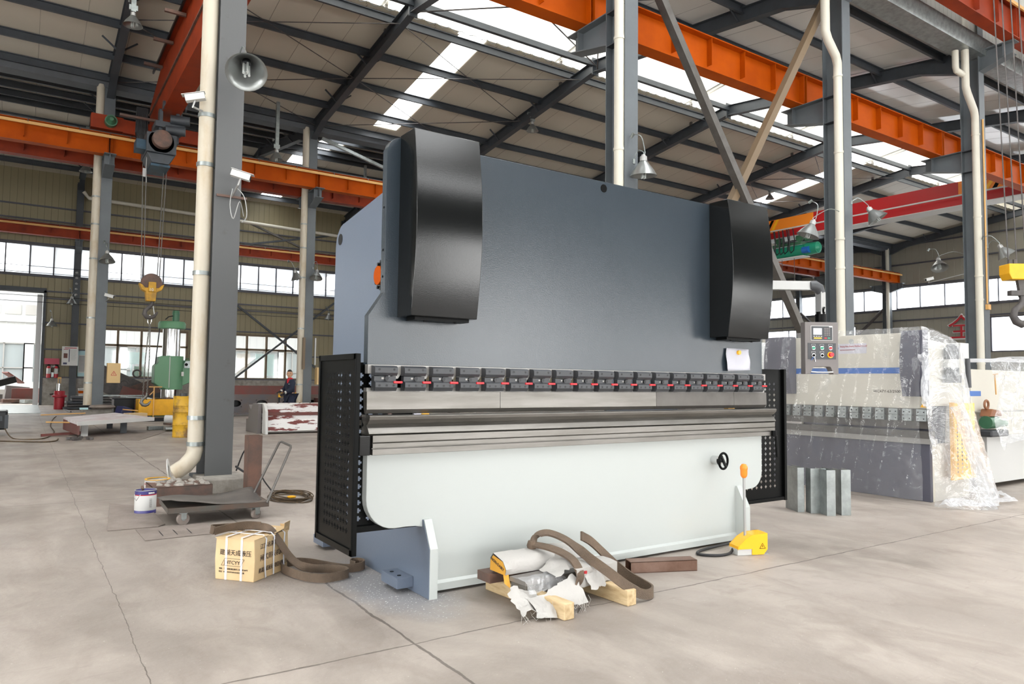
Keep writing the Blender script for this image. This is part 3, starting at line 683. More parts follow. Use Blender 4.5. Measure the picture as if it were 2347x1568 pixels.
# table and die rail
b = MB(); prof = [(3.74, .80), (3.655, .80), (3.655, .832), (3.668, .832), (3.668, .838), (3.655, .838), (3.655, .862), (3.662, .864), (3.655, .868), (3.655, .905), (3.70, .905), (3.74, .905)]
b.prism(prof, 'x', 1.572, 5.02); b.build('table_rail', 'steel', P1, bevel=.0015)
b = MB(); prof = [(3.668, .906), (3.652, .915), (3.672, .945), (3.690, .958), (3.672, .968), (3.650, .990), (3.645, 1.008), (3.652, 1.014), (3.694, 1.014), (3.705, .998), (3.716, 1.014), (3.755, 1.014), (3.762, 1.0), (3.755, .985), (3.730, .96), (3.755, .94), (3.77, .91), (3.755, .906)]
b.prism(prof, 'x', 1.548, 5.03); b.build('die', 'steel', P1, bevel=.0015)
b = MB(); b.cyl((4.995, 3.63, .80), (5.0, 3.62, .63), .012, n=10); b.cyl((4.985, 3.64, .84), (4.985, 3.64, .795), .02, n=10); b.build('hanging_handle', 'black', P1)
b = MB(); b.box(1.50, 1.56, 3.66, 3.84, .80, .905); b.prism([(1.545, .93), (1.545, 1.0), (1.575, 1.03), (1.575, .93)], 'y', 3.75, 3.79); b.build('table_end', 'gloss_black', P1, bevel=.003)
# ram
poly = [(1.55, 1.289), (1.55, 1.557), (1.64, 1.69)] + [(1.64, 2.50)] + arc(1.73, 2.49, .085, 180, 95, 6) + [(4.80, 2.575)] + [(4.83, 2.54), (4.83, 1.69), (4.92, 1.557), (4.92, 1.289)]
b = MB(); b.prism(poly, 'y', Y0, Y0+.055); ram = b.build('ram', 'slate', P1, bevel=.004)
b = MB(); b.cyl((3.236, Y0-.002, 2.529), (3.236, Y0+.02, 2.529), .028, n=24); b.build('ram_hole', 'black', P1)
for i, z in enumerate((2.17, 1.93, 1.78)):
    b = MB(); b.cyl((1.638, Y0+.028, z), (1.6405, Y0+.028, z), .007, n=10); b.build('edge_screw', 'black', ram)
# cylinder behind the ram, orange end just visible
for x in (1.85, 4.75):
    b = MB(); b.cyl((x+.05, 4.24, 1.865), (x-.02, 4.24, 1.865), .06, n=24); b.build('cylinder_cap', 'orange', P1, smooth=40)
    b = MB(); b.cyl((x+.05, 4.22, 1.865), (x, 4.22, 1.865), .095, n=24)
    for k in range(12): b.cyl((x, 4.22+.086*math.cos(k*PI/6), 1.865+.086*math.sin(k*PI/6)), (x-.012, 4.22+.086*math.cos(k*PI/6), 1.865+.086*math.sin(k*PI/6)), .010, n=6)
    b.build('cylinder_flange', 'bolt', P1)
# glossy covers with a bowed front
for x0, x1 in ((1.72, 2.135), (4.30, 4.765)):
    def bow(z): t = (z-1.555)/(2.585-1.555); return 3.525-.05*math.sin(PI*min(max(t, 0), 1))
    n = 20; zs = [1.555+(2.585-1.555)*i/n for i in range(n+1)]
    b = MB(); b.prism([(Y0, 1.555)]+[(bow(z), z) for z in zs]+[(Y0, 2.585)], 'x', x0, x1); o = b.build('cylinder_cover', 'gloss_black', P1, smooth=30, bevel=.003)
    b = MB(); b.box(x0+.05, x1-.02, 3.58, 3.68, 1.538, 1.556)
    b.cyl((x0+.12, 3.6, 1.53), (x0+.12, 3.6, 1.556), .008, n=8); b.cyl((x1-.1, 3.6, 1.53), (x1-.1, 3.6, 1.556), .008, n=8)
    b.build('cover_lip', 'black', o)
# upper tooling: silver strips, clamps, punch
b = MB(); b.box(1.54, 4.92, 3.668, 3.71, 1.238, 1.288); b.build('ram_strip', 'steel_silver', P1, bevel=.002)
b = MB(); b.box(1.54, 4.92, 3.68, 3.72, 1.142, 1.162); b.build('punch_tang', 'steel_silver', P1)
for i in range(19):
    x = 1.560+.1745*i; w_ = .1345; xa, xb = x+w_+.004, x+.1745-.004
    # stepped neck between clamps
    b = MB(); b.prism([(xa-.02, 1.238), (xa-.01, 1.213), (xb-.012, 1.213), (xb+.005, 1.238)], 'y', 3.67, 3.69); b.build('neck_block', 'steel_silver', P1)
    c = MB(); c.prism([(3.672, 1.284), (3.632, 1.281), (3.618, 1.272), (3.618, 1.244), (3.630, 1.228), (3.672, 1.228)], 'x', x, x+w_)
    cl = c.build('punch_clamp', 'clamp', P1, bevel=.0015)
    c = MB(); c.prism([(3.672, 1.227), (3.634, 1.226), (3.634, 1.200), (3.614, 1.192), (3.614, 1.166), (3.628, 1.146), (3.672, 1.146)], 'x', x+.002, x+w_-.004); c.build('clamp_jaw', 'clamp', cl, bevel=.0015)
    c = MB()
    for (u, z, r, yy) in ((.026, 1.262, .0065, 3.6175), (.112, 1.262, .0065, 3.6175), (.026, 1.176, .0062, 3.6135), (.068, 1.176, .0062, 3.6135), (.108, 1.176, .0062, 3.6135)):
        c.cyl((x+u, yy-.0008, z), (x+u, yy+.004, z), r, n=10)
    c.build('screw', 'bolt', cl)
    c = MB(); c.cyl((x+.071, 3.622, 1.2135), (x+.071, 3.64, 1.2135), .011, n=14); c.build('pivot', 'bolt', cl)
    c = MB(); c.box(x+.045, x+.066, 3.6318, 3.640, 1.209, 1.219); c.box(x+.072, x+.12, 3.628, 3.634, 1.190, 1.198); c.build('slot_plate', 'steel_silver', cl)
    c = MB(); c.box(x+.052, x+.084, 3.6305, 3.6325, 1.189, 1.1985); c.build('slot', 'black', cl)
    c = MB(); c.box(x+.106, x+.158, 3.606, 3.618, 1.187, 1.1995); c.build('lever', 'red_plastic', cl, bevel=.003)
    c = MB(); c.box(xa-.002, xb+.002, 3.70, 3.71, 1.162, 1.238) if i < 18 else c.box(xa-.002, xa+.01, 3.70, 3.71, 1.162, 1.21); c.build('gap_shadow_plate', 'black', P1)
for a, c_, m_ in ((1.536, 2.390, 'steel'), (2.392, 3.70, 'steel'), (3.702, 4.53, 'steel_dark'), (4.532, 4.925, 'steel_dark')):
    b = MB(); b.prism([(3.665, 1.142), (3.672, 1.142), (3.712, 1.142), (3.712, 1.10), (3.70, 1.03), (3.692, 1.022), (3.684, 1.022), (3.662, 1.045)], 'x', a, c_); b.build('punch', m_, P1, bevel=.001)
# hand wheel
b = MB(); b.tube([(4.335+.048*math.cos(t), 3.605, .635+.058*math.sin(t)) for t in [2*PI*i/24 for i in range(24)]], .009, 8, closed=True)
hw = b.build('hand_wheel', 'black', P1, smooth=50)
b = MB(); b.sweep(rsec(.02, .012), (4.31, 3.605, .675), (4.36, 3.605, .595)); b.cyl((4.335, 3.605, .635), (4.335, 3.66, .635), .013, n=12); b.build('wheel_spoke', 'bolt', hw)
b = MB(); b.cyl((4.335, 3.64, .635), (4.335, 3.70, .635), .034, n=24); b.build('wheel_boss', 'chrome', hw, smooth=40)
# perforated side guards
def perforated(ncol, nrow, u0, u1, z0, z1, hu0, hu1, hz0, hz1, put):
    """flat sheet with plus-shaped holes; hu/hz give the hole field, put(u,z) -> xyz"""
    b = MB()
    def q(a, c, d, e): b.add([put(a, d), put(c, d), put(c, e), put(a, e)], [[0, 1, 2, 3]])
    q(u0, u1, z0, hz0); q(u0, u1, hz1, z1); q(u0, hu0, hz0, hz1); q(hu1, u1, hz0, hz1)
    du = (hu1-hu0)/ncol; dz = (hz1-hz0)/nrow
    su = .0055; arm = .0135
    for i in range(ncol):
        for j in range(nrow):
            cu = hu0+du*(i+.5); cz = hz0+dz*(j+.5)
            U = [cu-du/2, cu-arm, cu-su, cu+su, cu+arm, cu+du/2]; Z = [cz-dz/2, cz-arm, cz-su, cz+su, cz+arm, cz+dz/2]
            for a in range(5):
                for c in range(5):
                    if (a == 2 and 1 <= c <= 3) or (c == 2 and 1 <= a <= 3): continue
                    q(U[a], U[a+1], Z[c], Z[c+1])
    return b
G1 = b = MB()
b = perforated(9, 19, 3.235, 3.715, .395, 1.318, 3.29, 3.63, .47, 1.245, lambda u, z: (1.30, u, z))
g = b.build('side_guard', 'black', P1); s = g.modifiers.new('thick', 'SOLIDIFY'); s.thickness = .003; s.offset = 0
b = MB()
b.box(1.290, 1.296, 3.225, 3.245, .385, 1.328); b.box(1.296, 1.318, 3.225, 3.229, .385, 1.328)
b.box(1.290, 1.296, 3.705, 3.725, .385, 1.328); b.box(1.290, 1.298, 3.225, 3.725, .385, .415); b.box(1.290, 1.30, 3.225, 3.725, 1.300, 1.328)
b.build('guard_frame', 'black', g, bevel=.0015)
b = perforated(6, 19, 1.34, 1.88, .395, 1.30, 1.395, 1.745, .43, 1.25, lambda u, z: (u, 3.76, z))
b.box(1.345, 1.90, 3.72, 3.762, .385, .415)
g2 = b.build('rear_guard', 'black', P1); s = g2.modifiers.new('thick', 'SOLIDIFY'); s.thickness = .003; s.offset = 0
b = MB()
b.cyl((1.36, 3.74, 1.28), (1.36, 3.74, 1.325), .014, n=10)
b.build('guard_hinge', 'chrome', g2, smooth=40)
b = perforated(7, 20, 4.66, 5.262, .262, 1.332, 4.775, 5.185, .356, 1.232, lambda u, z: (u, 3.76, z))
g3 = b.build('rear_guard', 'black', P1); s = g3.modifiers.new('thick', 'SOLIDIFY'); s.thickness = .003; s.offset = 0
b = MB(); b.box(5.255, 5.285, 3.735, 3.765, .255, 1.335); b.box(4.66, 5.262, 3.74, 3.76, .258, .285); b.build('guard_frame', 'black', g3, bevel=.002)
b = MB(); b.cyl((4.93, 3.73, 1.275), (4.955, 3.73, 1.275), .012, n=10); b.build('guard_knob', 'chrome', g3, smooth=40)
b = MB(); b.box(5.02, 5.20, 4.15, 4.2, .50, .72); b.box(5.06, 5.22, 4.15, 4.2, .90, 1.16); b.build('yellow_cover', 'yellow', P1)
# control pendant on a swing arm
A = Vector((4.66, 3.98, 2.02)); B = Vector((5.37, 3.56, 2.025))
b = MB(); b.sweep(rsec(.05, .075), A, B); b.build('pendant_arm', 'alu', P1, bevel=.004)
d = (B-A).normalized()
b = MB(); pts = [B+d*.0, B+d*.05+Vector((0, 0, -.005)), B+d*.085+Vector((0, 0, -.04))]
b.tube([B-d*.01, B+d*.035, B+d*.072+Vector((0, 0, -.02)), B+d*.088+Vector((0, 0, -.06))], [.042, .046, .044, .036], 16); b.build('arm_elbow', 'panel_dark', P1, smooth=50)
E = B+d*.085
b = MB(); b.sweep(rsec(.06, .06), (E.x, E.y, 1.78), (E.x, E.y, 1.975), up=(0, 1, 0)); b.build('drop_post', 'alu', P1, bevel=.004)
b = MB(); b.cyl((E.x, E.y, 1.72), (E.x, E.y, 1.79), .045, n=20); b.cyl((E.x, E.y, 1.79), (E.x, E.y, 1.81), .036, n=20); b.tube([(E.x-.01, E.y-.03, 1.80), (E.x-.02, E.y-.04, 1.83), (E.x+.0, E.y-.035, 1.845)], .008, 6); b.build('swivel', 'black', P1, smooth=40)
# the box faces the operator
yv = Vector((-.52, -.854, 0)).normalized(); xv = Vector((-yv.y, yv.x, 0)).normalized()*1
pc = Vector((5.335, 3.44, 1.50))
T = frame_T(pc, (.854, -.52, 0), (0, 0, 1))   # local x right, y up, z toward the viewer
if (T.to_3x3() @ Vector((0, 0, 1))).dot(yv) < 0: T = frame_T(pc, (-.854, .52, 0), (0, 0, 1))
Ti = T
def pbox(name, x0, x1, y0, y1, z0, z1, m, par, bev=0):
    b = MB(); b.box(x0, x1, y0, y1, z0, z1, Ti); return b.build(name, m, par, bevel=bev)
b = MB(); poly = [(-.137, .215), (-.137, -.205), (-.095, -.205), (-.072, -.15), (-.06, -.145), (.06, -.145), (.072, -.15), (.095, -.205), (.137, -.205), (.137, .215)]
n = len(poly); vs = [Ti @ Vector((p[0], p[1], -.08)) for p in poly]+[Ti @ Vector((p[0], p[1], 0)) for p in poly]
b.add(vs, [list(range(n))[::-1], list(range(n, 2*n))]+[[i, (i+1) % n, n+(i+1) % n, n+i] for i in range(n)])
box = b.build('pendant_box', 'panel_grey', P1, bevel=.003)
pbox('control_face', -.09, .09, .065, .185, 0, .004, 'white', box, .001)
pbox('control_face', -.086, .086, .069, .181, .004, .005, 'panel_dark', box)
pbox('screen', -.07, 0.0, .112, .165, .005, .006, 'screen', box)
pbox('maker_strip', .06, .086, .173, .181, .005, .006, 'white', box)
for i in range(4): pbox('soft_key', -.07+.02*i, -.058+.02*i, .097, .102, .005, .0065, 'white', box)
pbox('orange_keys', -.066, -.002, .080, .090, .005, .007, 'yellow_bright', box)
pbox('stop_key', .02, .04, .080, .091, .005, .007, 'extred', box); pbox('start_key', .048, .066, .080, .091, .005, .007, 'teal', box)
for i in range(3):
    for j in range(5): pbox('number_key', .021+.017*i, .033+.017*i, .105+.0135*j, .114+.0135*j, .005, .0062, 'panel_grey', box)
pbox('button_plate', -.115, .115, -.085, .045, 0, .003, 'panel_dark', box)
def knob(x, y, r, h, m, name='button'):
    b = MB(); b.cyl(Ti @ Vector((x, y, .003)), Ti @ Vector((x, y, .003+h)), r, r*.9, 18); return b.build(name, m, box, smooth=40)
for i, (x, m_) in enumerate(((-.07, 'teal'), (0, 'teal'), (.07, 'extred'))):
    knob(x, .005, .0165, .004, 'chrome', 'button_ring'); knob(x, .005, .013, .010, m_)
    pbox('legend_plate', x-.016, x+.016, .020, .036, .003, .0042, 'white', box); pbox('legend_plate', x-.0145, x+.0145, .0215, .0345, .0042, .0046, 'panel_dark', box)
for x in (-.07, 0):
    knob(x, -.055, .016, .006, 'chrome', 'button_ring'); knob(x, -.055, .012, .012, 'black', 'selector')
    pbox('legend_plate', x-.016, x+.016, -.038, -.022, .003, .0042, 'white', box); pbox('legend_plate', x-.0145, x+.0145, -.0365, -.0235, .0042, .0046, 'panel_dark', box)
knob(.07, -.05, .026, .006, 'yellow_bright', 'emergency_ring'); knob(.07, -.048, .019, .026, 'red_plastic', 'emergency_stop')
b = MB(); b.sweep(rsec(.007, .003), Ti @ Vector((-.075, -.066, .018)), Ti @ Vector((-.095, -.095, .016))); b.build('cable_tie', 'blue', box)
b = MB(); b.sweep(rsec(.007, .003), Ti @ Vector((-.068, -.07, .018)), Ti @ Vector((-.064, -.105, .016))); b.build('key', 'chrome', box)
b = MB(); b.tube([Ti @ Vector((x, -.185-.006*math.cos(x*12), .0)) for x in (-.09, -.045, 0, .045, .09)], .006, 8); b.build('handle', 'chrome', box, smooth=50)

# paper and magnet on the ram
b = MB(); n = 8; vs = []
for j in range(n+1):
    for i in range(n+1):
        u = i/n; v = j/n; x = 4.475+.262*u-.012*math.sin(v*PI)*(1-u)-.03*v*u*0; z = 1.317+.165*v+.012*(1-u)*(1-v)*-1; yy = Y0-.004-.022*abs(u-.5)*2*(.3+.7*(1-v))-.008*math.sin(3*u+4*v)**2
        vs.append((x, yy, z))
b.add(vs, [[j*(n+1)+i, j*(n+1)+i+1, (j+1)*(n+1)+i+1, (j+1)*(n+1)+i] for j in range(n) for i in range(n)])
o = tag(b.build('paper_note', 'paper', smooth=60), 'blank white sheet of paper held on the slate ram of the large press', 'paper'); s = o.modifiers.new('thick', 'SOLIDIFY'); s.thickness = .0008
b = MB(); b.cyl((4.612, Y0-.03, 1.452), (4.612, Y0-.010, 1.452), .017, n=20); tag(b.build('round_magnet', 'yellow_bright', smooth=40), 'round orange magnet holding the white paper', 'magnet')
for x, m_ in ((1.822, 'paper'), (1.872, 'yellow')):
    b = MB(); b.box(x, x+.045, 3.672, 3.69, 1.0145, 1.0195); tag(b.build('packing_chip', m_), ('small white' if m_ == 'paper' else 'small yellow')+' chip lying on the die under the punch', 'chip')

# foot pedal
T_ = frame_T((4.36, 3.39, 0), (.93, -.37, 0), (.37, .93, 0))
FP = thing('foot_pedal', (4.36, 3.39, 0), 'yellow foot pedal with a tall grey rod and orange emergency cap', 'foot switch')
def fp(b, name, m_, bev=0, smooth=None): return b.xf(T_).build(name, m_, FP, bevel=bev, smooth=smooth)
b = MB(); b.box(-.13, .03, -.055, .055, 0, .045); fp(b, 'pedal_base', 'tile_white', .004)
b = MB(); side = [(-.13, .045), (-.125, .065), (-.07, .115), (-.02, .142), (.08, .152), (.10, .152), (.10, .04), (.07, .004), (-.02, .004), (-.02, .045)]
for a, c in ((-.062, -.056), (.056, .062)): b.prism(side, 'y', a, c)
top = [(-.13, .045), (-.125, .065), (-.07, .115), (-.02, .142), (.08, .152), (.10, .152)]
vs = [(p[0], y, p[1]) for y in (-.062, .062) for p in top]; b.add(vs, [[i, i+1, i+7, i+6] for i in range(5)])
vs = [(p[0], y, p[1]-.006) for y in (-.06, .06) for p in top]; b.add(vs, [[i, i+1, i+7, i+6] for i in range(5)])
b.box(-.13, -.124, -.06, .06, .045, .066)
fp(b, 'pedal_hood', 'yellow_bright')
b = MB(); b.box(-.02, .12, -.045, .045, .0, .006); b.box(.0, .10, -.035, .035, .03, .036); fp(b, 'treadle', 'alu')
b = MB(); b.cyl((-.04, .0, .12), (-.045, .0, .54), .010, n=12); fp(b, 'rod', 'alu', smooth=40)
b = MB(); b.lathe([(.0, .535), (.012, .535), (.022, .548), (.025, .56), (.025, .592), (.028, .6), (.026, .618), (.018, .628), (.016, .633), (.0, .636)], (-.046, 0, 0), 14); fp(b, 'emergency_cap', 'orange_new', smooth=35)
b = MB(); b.prism([(.035, .045), (.085, .045), (.06, .085)], 'y', -.0632, -.0624); fp(b, 'warning_sign', 'black')
b = MB(); b.prism([(.041, .0485), (.079, .0485), (.06, .079)], 'y', -.0638, -.0631); fp(b, 'warning_sign', 'yellow_bright')
b = MB(); b.prism([(.062, .075), (.054, .061), (.060, .061), (.057, .051), (.066, .065), (.060, .065)], 'y', -.0644, -.0637); fp(b, 'warning_sign', 'black')
b = MB(); b.tube(smoothpath([(4.25, 3.455, .03), (4.18, 3.43, .012), (4.06, 3.44, .012), (3.98, 3.53, .012), (4.08, 3.60, .012), (4.3, 3.61, .02), (4.5, 3.66, .012)], 6), .010, 8); tag(b.build('pedal_cable', 'cable', smooth=60), 'black cable running from the yellow foot pedal to under the press', 'cable')
# ------------------------------------------------------------------ foreground: carton, slings, package
CX_, CY_ = 1.0, 4.70
ex = Vector((.183, -.222, 0)); W1 = .28; ex = Vector((.64, -.768, 0)); ey = Vector((.768, .64, 0)).normalized()
o0 = Vector((1.008, 4.665, 0)); Wd, Dp, Hh = .272, .345, .245
BX = thing('cardboard_box', tuple(o0+ex*Wd/2+ey*Dp/2), 'cardboard carton with dark Chinese lettering bound by white straps', 'box')
Tb = frame_T(o0, ex, ey)
b = MB(); nx = 6
b.prism([(0.004, .0), (Wd, 0), (Wd+.004, Hh*.5), (Wd-.002, Hh), (.004, Hh), (-.003, Hh*.5)], 'y', 0, Dp); b.xf(Tb).build('carton', 'card', BX, bevel=.004)
b = MB(); rot_box(b, (Wd/2, Dp-.07, Hh+.012), (Wd, .13, .003), 0, 0, .10); rot_box(b, (Wd/2, .07, Hh+.003), (Wd, .15, .003), 0, 0, .03); rot_box(b, (Wd-.01, Dp-.002, Hh+.02), (.003, .09, .06), .2, .1, 0); rot_box(b, (Wd-.03, Dp+.0, Hh+.012), (.05, .003, .05), 0, 0, .3)
b.xf(Tb).build('carton_flap', 'card', BX)
for (x) in (.078, .185):
    b = MB(); b.box(x-.007, x+.007, -.003, -.001, 0.002, Hh+.006); b.box(x-.007, x+.007, -.003, Dp+.003, Hh+.010, Hh+.012); b.box(x-.007, x+.007, Dp+.001, Dp+.003, 0, Hh+.012)
    b.xf(Tb).build('white_strap', 'strap_w', BX)
for j, (y, sag) in enumerate(((.11, .02), (.19, .012), (.30, .016))):
    b = MB(); pts = [(Wd+.006, y, .004)]+[(Wd+.006+.006*math.sin(PI*t), y-sag*math.sin(PI*t), Hh*t) for t in (.1, .25, .4, .55, .7, .85, .96)]+[(Wd-.02, y, Hh+.012), (Wd*.5, y-sag*1.5, Hh+.02), (.02, y, Hh+.012), (-.004, y, Hh-.01), (-.004, y, .01)]
    b.ribbon(pts, [(0, 1, 0)]*len(pts), .011, .0018); b.xf(Tb).build('white_strap', 'strap_w', BX)
def btext(s, size, x, z, name='box_lettering', spacing=1., side=False, sx=1.):
    if not side: T = Tb @ frame_T((x, -.0022, z), (1, 0, 0), (0, 0, 1))
    else: T = Tb @ frame_T((Wd+.0055, x, z), (0, 1, 0), (0, 0, 1))
    return text(name, s, size, 'ink', BX, T @ Matrix.Scale(sx, 4, (1, 0, 0)), spacing=spacing)
btext('建湖天成液压', .037, .032, .150, sx=1.0); btext('JHTCYY', .030, .065, .095, sx=1.05)
b = MB()
for a, c in (((.045, .085), (.180, .085)), ((.180, .085), (.205, .128)), ((.205, .128), (.070, .128)), ((.070, .128), (.045, .085))): b.sweep(rsec(.0016, .001), (a[0], -.0028, a[1]), (c[0], -.0028, c[1]), up=(0, 1, 0))
b.xf(Tb).build('box_lettering', 'ink', BX)
btext('地址：江苏省建湖县高作工业园区200号', .0115, .030, .062); btext('电话：0515-86409548 86408221传真', .0115, .028, .044)
btext('江苏名牌产品', .034, .05, .185, side=True, sx=1.05); btext('闸式剪板机阀组', .040, .05, .115, side=True, sx=1.0); btext('建湖天成液压件制造有限公司', .032, .04, .045, side=True, sx=.72)
# sling lying over the carton and coiled on the floor
H = .055
def flat(pts, z): return [(p[0], p[1], z) for p in pts]
main = [(1.00, 4.675, .285), (.985, 4.70, .292), (1.03, 4.74, .285), (1.10, 4.75, .282), (1.19, 4.72, .285), (1.27, 4.66, .283), (1.32, 4.61, .262), (1.37, 4.57, .185), (1.42, 4.54, .105), (1.47, 4.51, .055), (1.53, 4.475, .035), (1.60, 4.44, .03), (1.66, 4.40, .03), (1.70, 4.33, .03), (1.69, 4.26, .03), (1.62, 4.225, .03), (1.53, 4.225, .03), (1.46, 4.29, .03), (1.42, 4.39, .03), (1.395, 4.50, .03), (1.39, 4.60, .03), (1.43, 4.68, .03), (1.50, 4.70, .03), (1.58, 4.63, .03), (1.66, 4.47, .03), (1.72, 4.38, .03), (1.79, 4.36, .03), (1.845, 4.39, .03), (1.865, 4.44, .03), (1.85, 4.49, .03), (1.81, 4.50, .03), (1.785, 4.46, .03), (1.80, 4.41, .03)]
ups = []
for p in main:
    if p[2] > .27: ups.append((.05, -.25, .96))
    elif p[2] > .05: ups.append((.35, .55, .6))
    else: ups.append((0, 0, 1))
def smooth_vec(v, k=6): return smoothpath(v, k)
b = MB(); b.ribbon(smooth_vec(main), smooth_vec(ups), .052, .007)
lp = [(1.27, 4.655, .290), (1.19, 4.70, .295), (1.10, 4.705, .29), (1.03, 4.68, .285), (1.00, 4.675, .280)]
b.ribbon(smooth_vec(lp), [(.1, -.3, .94)]*len(smooth_vec(lp)), .05, .006)
tag(b.build('lifting_sling', 'sling', smooth=45), 'brown webbing sling draped over the carton and looped on the floor', 'sling')

# timber skids
for (x, y, l) in ((2.315, 3.02, 'nearer pale timber skid under the wrapped steel bars, rough end towards the camera'), (2.752, 3.02, 'farther pale timber skid under the wrapped bars, right of the other skid')):
    b = MB(); ya, yb = (2.93, 3.62) if x < 2.5 else (2.935, 3.66)
    b.box(x-.0, x+.068, ya, yb, 0, .085); T = Matrix.Translation((x, ya, 0)) @ Matrix.Rotation(.06, 4, 'Z') @ Matrix.Translation((-x, -ya, 0)); b.xf(T)
    tag(b.build('timber_skid', 'wood', bevel=.006), l, 'timber', 'timber skids')
# steel bars of different length, lying along X on the skids
def pbar(x0, x1, y0, y1, z0, z1, label, m_='steel', rz=.055):
    T = Matrix.Translation((x0, y0, 0)) @ Matrix.Rotation(rz, 4, 'Z')
    b = MB(); b.box(0, x1-x0, 0, y1-y0, z0, z1, T); tag(b.build('steel_bar', m_, bevel=.0015), label, 'steel bar', 'bars in the wrapped bundle')
M['bar_top'] = mat('bright_bar', '#8f8b87', .38, .6, c2='#7f7b77', scale=3)
pbar(2.238, 2.80, 3.165, 3.305, .128, .152, 'bright flat steel bar on top of the bundle, its cut end showing', 'bar_top')
pbar(2.245, 2.82, 3.175, 3.30, .088, .125, 'flat steel bar at the bottom of the bundle, half inside torn film', 'steel')
pbar(2.185, 2.70, 3.43, 3.56, .088, .138, 'brown topped steel bar sticking out behind the yellow parcel end', 'rust', .02)
# wrapped parcel on top
prof = [(-.075, 0), (-.082, .03), (-.05, .070), (.05, .088), (.078, .06), (.082, .0)]
b = MB(); nseg = 24; vs = []; rr = random.Random(3)
for i in range(nseg+1):
    t = i/nseg
    for (u, z) in prof:
        k = 1+.05*math.sin(9*t+u*30)+rr.uniform(-.015, .015)
        vs.append((2.215+.60*t, 3.395+.035*t+u*k*(1+.15*t), .153+z*k*(1.0+.12*math.sin(3.4*t+.4))))
m_ = len(prof); fs = [[i*m_+k, i*m_+(k+1) % m_, (i+1)*m_+(k+1) % m_, (i+1)*m_+k] for i in range(nseg) for k in range(m_)]+[[nseg*m_+k for k in range(m_)][::-1]]
b.add(vs, fs); pk = thing('wrapped_parcel', (2.5, 3.4, .153), 'long parcel wrapped in white woven sacking with a yellow paper end', 'parcel')
b.build('sacking', 'bagwhite', pk, smooth=50)
b = MB(); b.add([(2.213, 3.395+u*.97, .153+z*.97) for u, z in prof], [[0, 1, 2, 3, 4, 5]]); b.add([(2.212, 3.34, .155), (2.195, 3.30, .118), (2.215, 3.27, .095), (2.235, 3.32, .155)], [[0, 1, 2, 3]]); b.build('paper_end', 'brownpaper', pk)
text('paper_lettering', 'NON-DAIRY', .024, 'ink', pk, frame_T((2.2105, 3.462, .212), (0, -1, -.32), (0, -.32, 1)))
# torn white wrapping, a box-like wrapped part at the right and ragged pieces at the front
def crumple(x0, x1, y0, y1, z, amp, nx, ny, seed, fade=0.):
    r = random.Random(seed); vs = []
    for j in range(ny+1):
        for i in range(nx+1):
            u = i/nx; v = j/ny; e = min(u, v, 1-u, 1-v)
            jag = .012 if e < .01 else .002
            vs.append((x0+(x1-x0)*u+r.uniform(-jag, jag), y0+(y1-y0)*v+r.uniform(-jag, jag)+.12*(x0+(x1-x0)*u-2.5), z(u, v)+amp*math.sin(9*u+seed)*math.cos(7*v+2*seed)+r.uniform(-amp, amp)*.4))
    b = MB(); b.add(vs, [[j*(nx+1)+i, j*(nx+1)+i+1, (j+1)*(nx+1)+i+1, (j+1)*(nx+1)+i] for j in range(ny) for i in range(nx)])
    return b
TW = thing('torn_wrapping', (2.5, 3.15, .1), 'torn white sack wrapping around the right end and front of the steel bars', 'wrapping')
b = MB(); r = random.Random(12); n1 = 12; secs = [(0, 0), (-.004, .045), (-.002, .098), (.05, .106), (.11, .104), (.17, .098)]; vs = []
for i in range(n1+1):
    t = i/n1
    for (u, z) in secs: vs.append((2.53+.33*t+r.uniform(-.003, .003), 3.098+.045*t+u+r.uniform(-.004, .004), .090+z*(1+.05*math.sin(5*t))+r.uniform(-.003, .003)))
k = len(secs); b.add(vs, [[i*k+j, i*k+j+1, (i+1)*k+j+1, (i+1)*k+j] for i in range(n1) for j in range(k-1)]+[[n1*k+j for j in range(k)]+[]])
b.build('sack_box', 'bagwhite', TW, smooth=30)
b = crumple(2.12, 2.30, 3.06, 3.20, lambda u, v: .028+.085*v+.02*math.sin(5*u), .012, 12, 8, 6); b.build('sack_sheet', 'bagwhite', TW, smooth=50)
b = crumple(2.20, 2.54, 3.00, 3.13, lambda u, v: .012+.075*v*(1-.3*u)+.07*u*u*v+.035*u, .010, 18, 6, 5); b.build('sack_sheet', 'bagwhite', TW, smooth=50)
b = crumple(2.42, 2.60, 3.14, 3.30, lambda u, v: .165+.045*u+.05*v*u, .008, 10, 8, 8); b.build('sack_sheet', 'bagwhite', TW, smooth=50)
b = crumple(2.60, 2.72, 3.05, 3.10, lambda u, v: .085+.085*v, .010, 8, 5, 9); b.build('sack_sheet', 'bagwhite', TW, smooth=50)
b = crumple(2.225, 2.52, 3.14, 3.24, lambda u, v: .10+.065*min(1, v*2), .006, 18, 6, 2); b.build('clear_film', 'film_mid', TW, smooth=50)
b = MB(); r = random.Random(5)
for i in range(50):
    x = r.uniform(2.12, 2.55); y = 3.02+r.uniform(-.03, .03); z = r.uniform(.02, .08); b.tube([(x, y, z), (x+r.uniform(-.02, .01), y-r.uniform(.005, .02), z*.7), (x+r.uniform(-.05, .02), y-r.uniform(.01, .04), max(.003, z-r.uniform(.02, .06)))], .0008, 4)
o = b.build('frayed_thread', 'bagwhite', TW); o['kind'] = 'stuff'
b = MB(); b.box(2.545, 2.57, 3.13, 3.15, .200, .204); b.box(2.578, 2.592, 3.085, 3.093, .165, .18); b.build('red_print', 'extred', TW)
